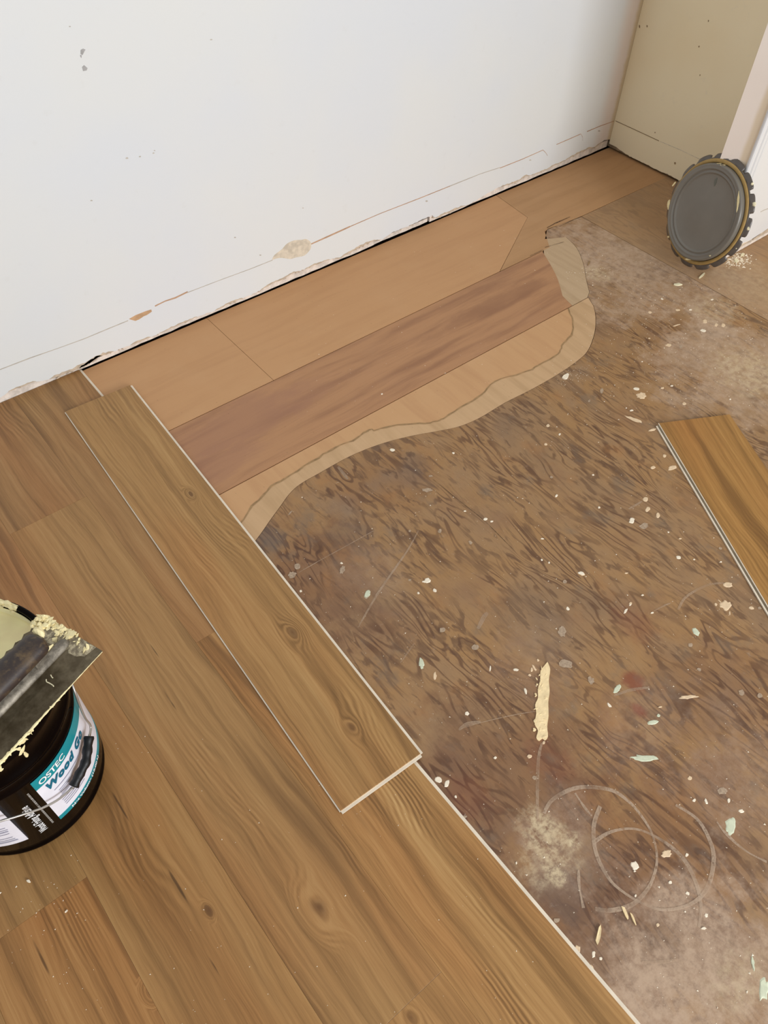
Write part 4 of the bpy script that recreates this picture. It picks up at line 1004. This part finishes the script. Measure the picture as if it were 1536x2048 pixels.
chip(500+1292/2.048, 700+112/2.048, 7.5, 5, -.5, M_spot_white, 'chunky white flake at the curved edge of the sanded patch', .004)
chip(800+940/2.087, 1500+682/2.087, 3.5, 17, -.42, M_filler, 'longest cream splinter below the chalky rings', .003)
chip(800+972/2.087, 1500+705/2.087, 2.0, 14, -.42, M_filler, 'thin cream splinter right beside the longest one below the rings', .003)
chip(800+827/2.087, 1500+780/2.087, 4.2, 21, .15, M_filler, 'upright cream splinter near the laid plank edge, left of the rings', .003)
chip(1050+402/3.16, 380+465/3.16, 1.6, 5, .5, M_line, 'small dark splinter beside the pale veneer near the sheet corner', .002)
chip(1472, 523, 5, 3, .3, M_fleck, 'crumbled plaster lump at the foot of the white wall beside the lid', .005)
chip(1484, 511, 4, 2.5, -.4, M_fleck, 'smaller plaster lump tight against the white wall right of the lid', .004)
chip(58, 1763, 3.6, 3, .2, M_spot_white, 'white crumb on the laid planks just in front of the adhesive pail', .003, ZV)
chip(133, 1823, 3.5, 1.4, -.8, M_spot_white, 'tiny slanted splinter on the reddish laid plank below the pail', .002, ZV)

def crumbs(bm, n, fn, s0, s1, z):
    for i in range(n):
        px, py = fn(); p = at(px, py, z); s_ = random.uniform(s0, s1)*(.6+.8*random.random()**3)
        a = random.uniform(0, 6.3); c, q_ = math.cos(a), math.sin(a); el = random.uniform(.5, 1.0); h = s_*random.uniform(.3, .7)
        b = [bm.verts.new((p.x+s_*(dx*c-dy*el*q_), p.y+s_*(dx*q_+dy*el*c), z)) for dx, dy in ((1, 0), (-.4, .9), (-.6, -.8))]
        t = bm.verts.new((p.x, p.y, z+h))
        for i_ in range(3): bm.faces.new((b[i_], b[(i_+1) % 3], t))
        bm.faces.new(b[::-1])
from mathutils.geometry import intersect_point_line
def inpoly(x, y, L):
    r = False
    for i in range(len(L)):
        (x0, y0), (x1, y1) = L[i], L[i-1]
        if (y0 > y) != (y1 > y) and x < (x1-x0)*(y-y0)/(y1-y0)+x0: r = not r
    return r
ply_px = [(540,1060),(600,970),(760,890),(960,835),(1150,725),(1190,640),(1170,530),(1135,475),(1165,440),(1536,650),(1536,2048),(1275,2048),(840,1530),(540,1090)]
plk_px = [(1300,850),(1460,815),(1545,940),(1545,1260)]
def on_ply():
    while True:
        x, y = random.uniform(520, 1536), random.uniform(430, 2048)
        if inpoly(x, y, ply_px) and not inpoly(x, y, plk_px): return x, y
def upper():
    while True:
        x, y = random.gauss(1390, 130), random.gauss(640, 110)
        if 1135 < x < 1536 and y > 440+(x-1165)*.5 and not inpoly(x, y, plk_px) and y < 860: return x, y
def patch():
    while True:
        x, y = random.uniform(600, 1150), random.uniform(450, 830)
        if y < 1350-.55*x+40 and y > 800-.43*x+60: return x, y
def vin():
    while True:
        x, y = random.uniform(0, 1100), random.uniform(1450, 2048)
        if y-1560 > 1.2*(x-850)+30 and not inpoly(x, y, [(0,1150),(200,1250),(215,1600),(100,1705),(0,1715)]): return x, y
def heap(): return random.gauss(1472, 14), random.gauss(519, 7)
bm = bmesh.new()
crumbs(bm, 850, on_ply, .0006, .0019, 0); crumbs(bm, 620, upper, .0007, .0019, 0); crumbs(bm, 90, patch, .0007, .0016, 0)
crumbs(bm, 230, heap, .0015, .0062, 0)
crumbs(bm, 60, lambda: (random.gauss(1180, 30), random.gauss(545, 12)), .0008, .002, 0)
crumbs(bm, 60, lambda: (random.gauss(1150, 22), random.gauss(745, 14)), .0008, .002, 0)
o = obj('filler_crumbs', bm, M_spot_white); tag(o, 'fine pale crumbs of dried filler scattered over the bare plywood', 'crumbs', kind='stuff')
bm = bmesh.new(); crumbs(bm, 110, vin, .0006, .0016, ZV)
crumbs(bm, 40, lambda: (random.gauss(90, 60), random.gauss(1830, 60)), .0006, .0018, ZV)
o = obj('filler_crumbs', bm, M_spot_white); tag(o, 'few specks of dried filler on the laid oak planks', 'crumbs', kind='stuff')
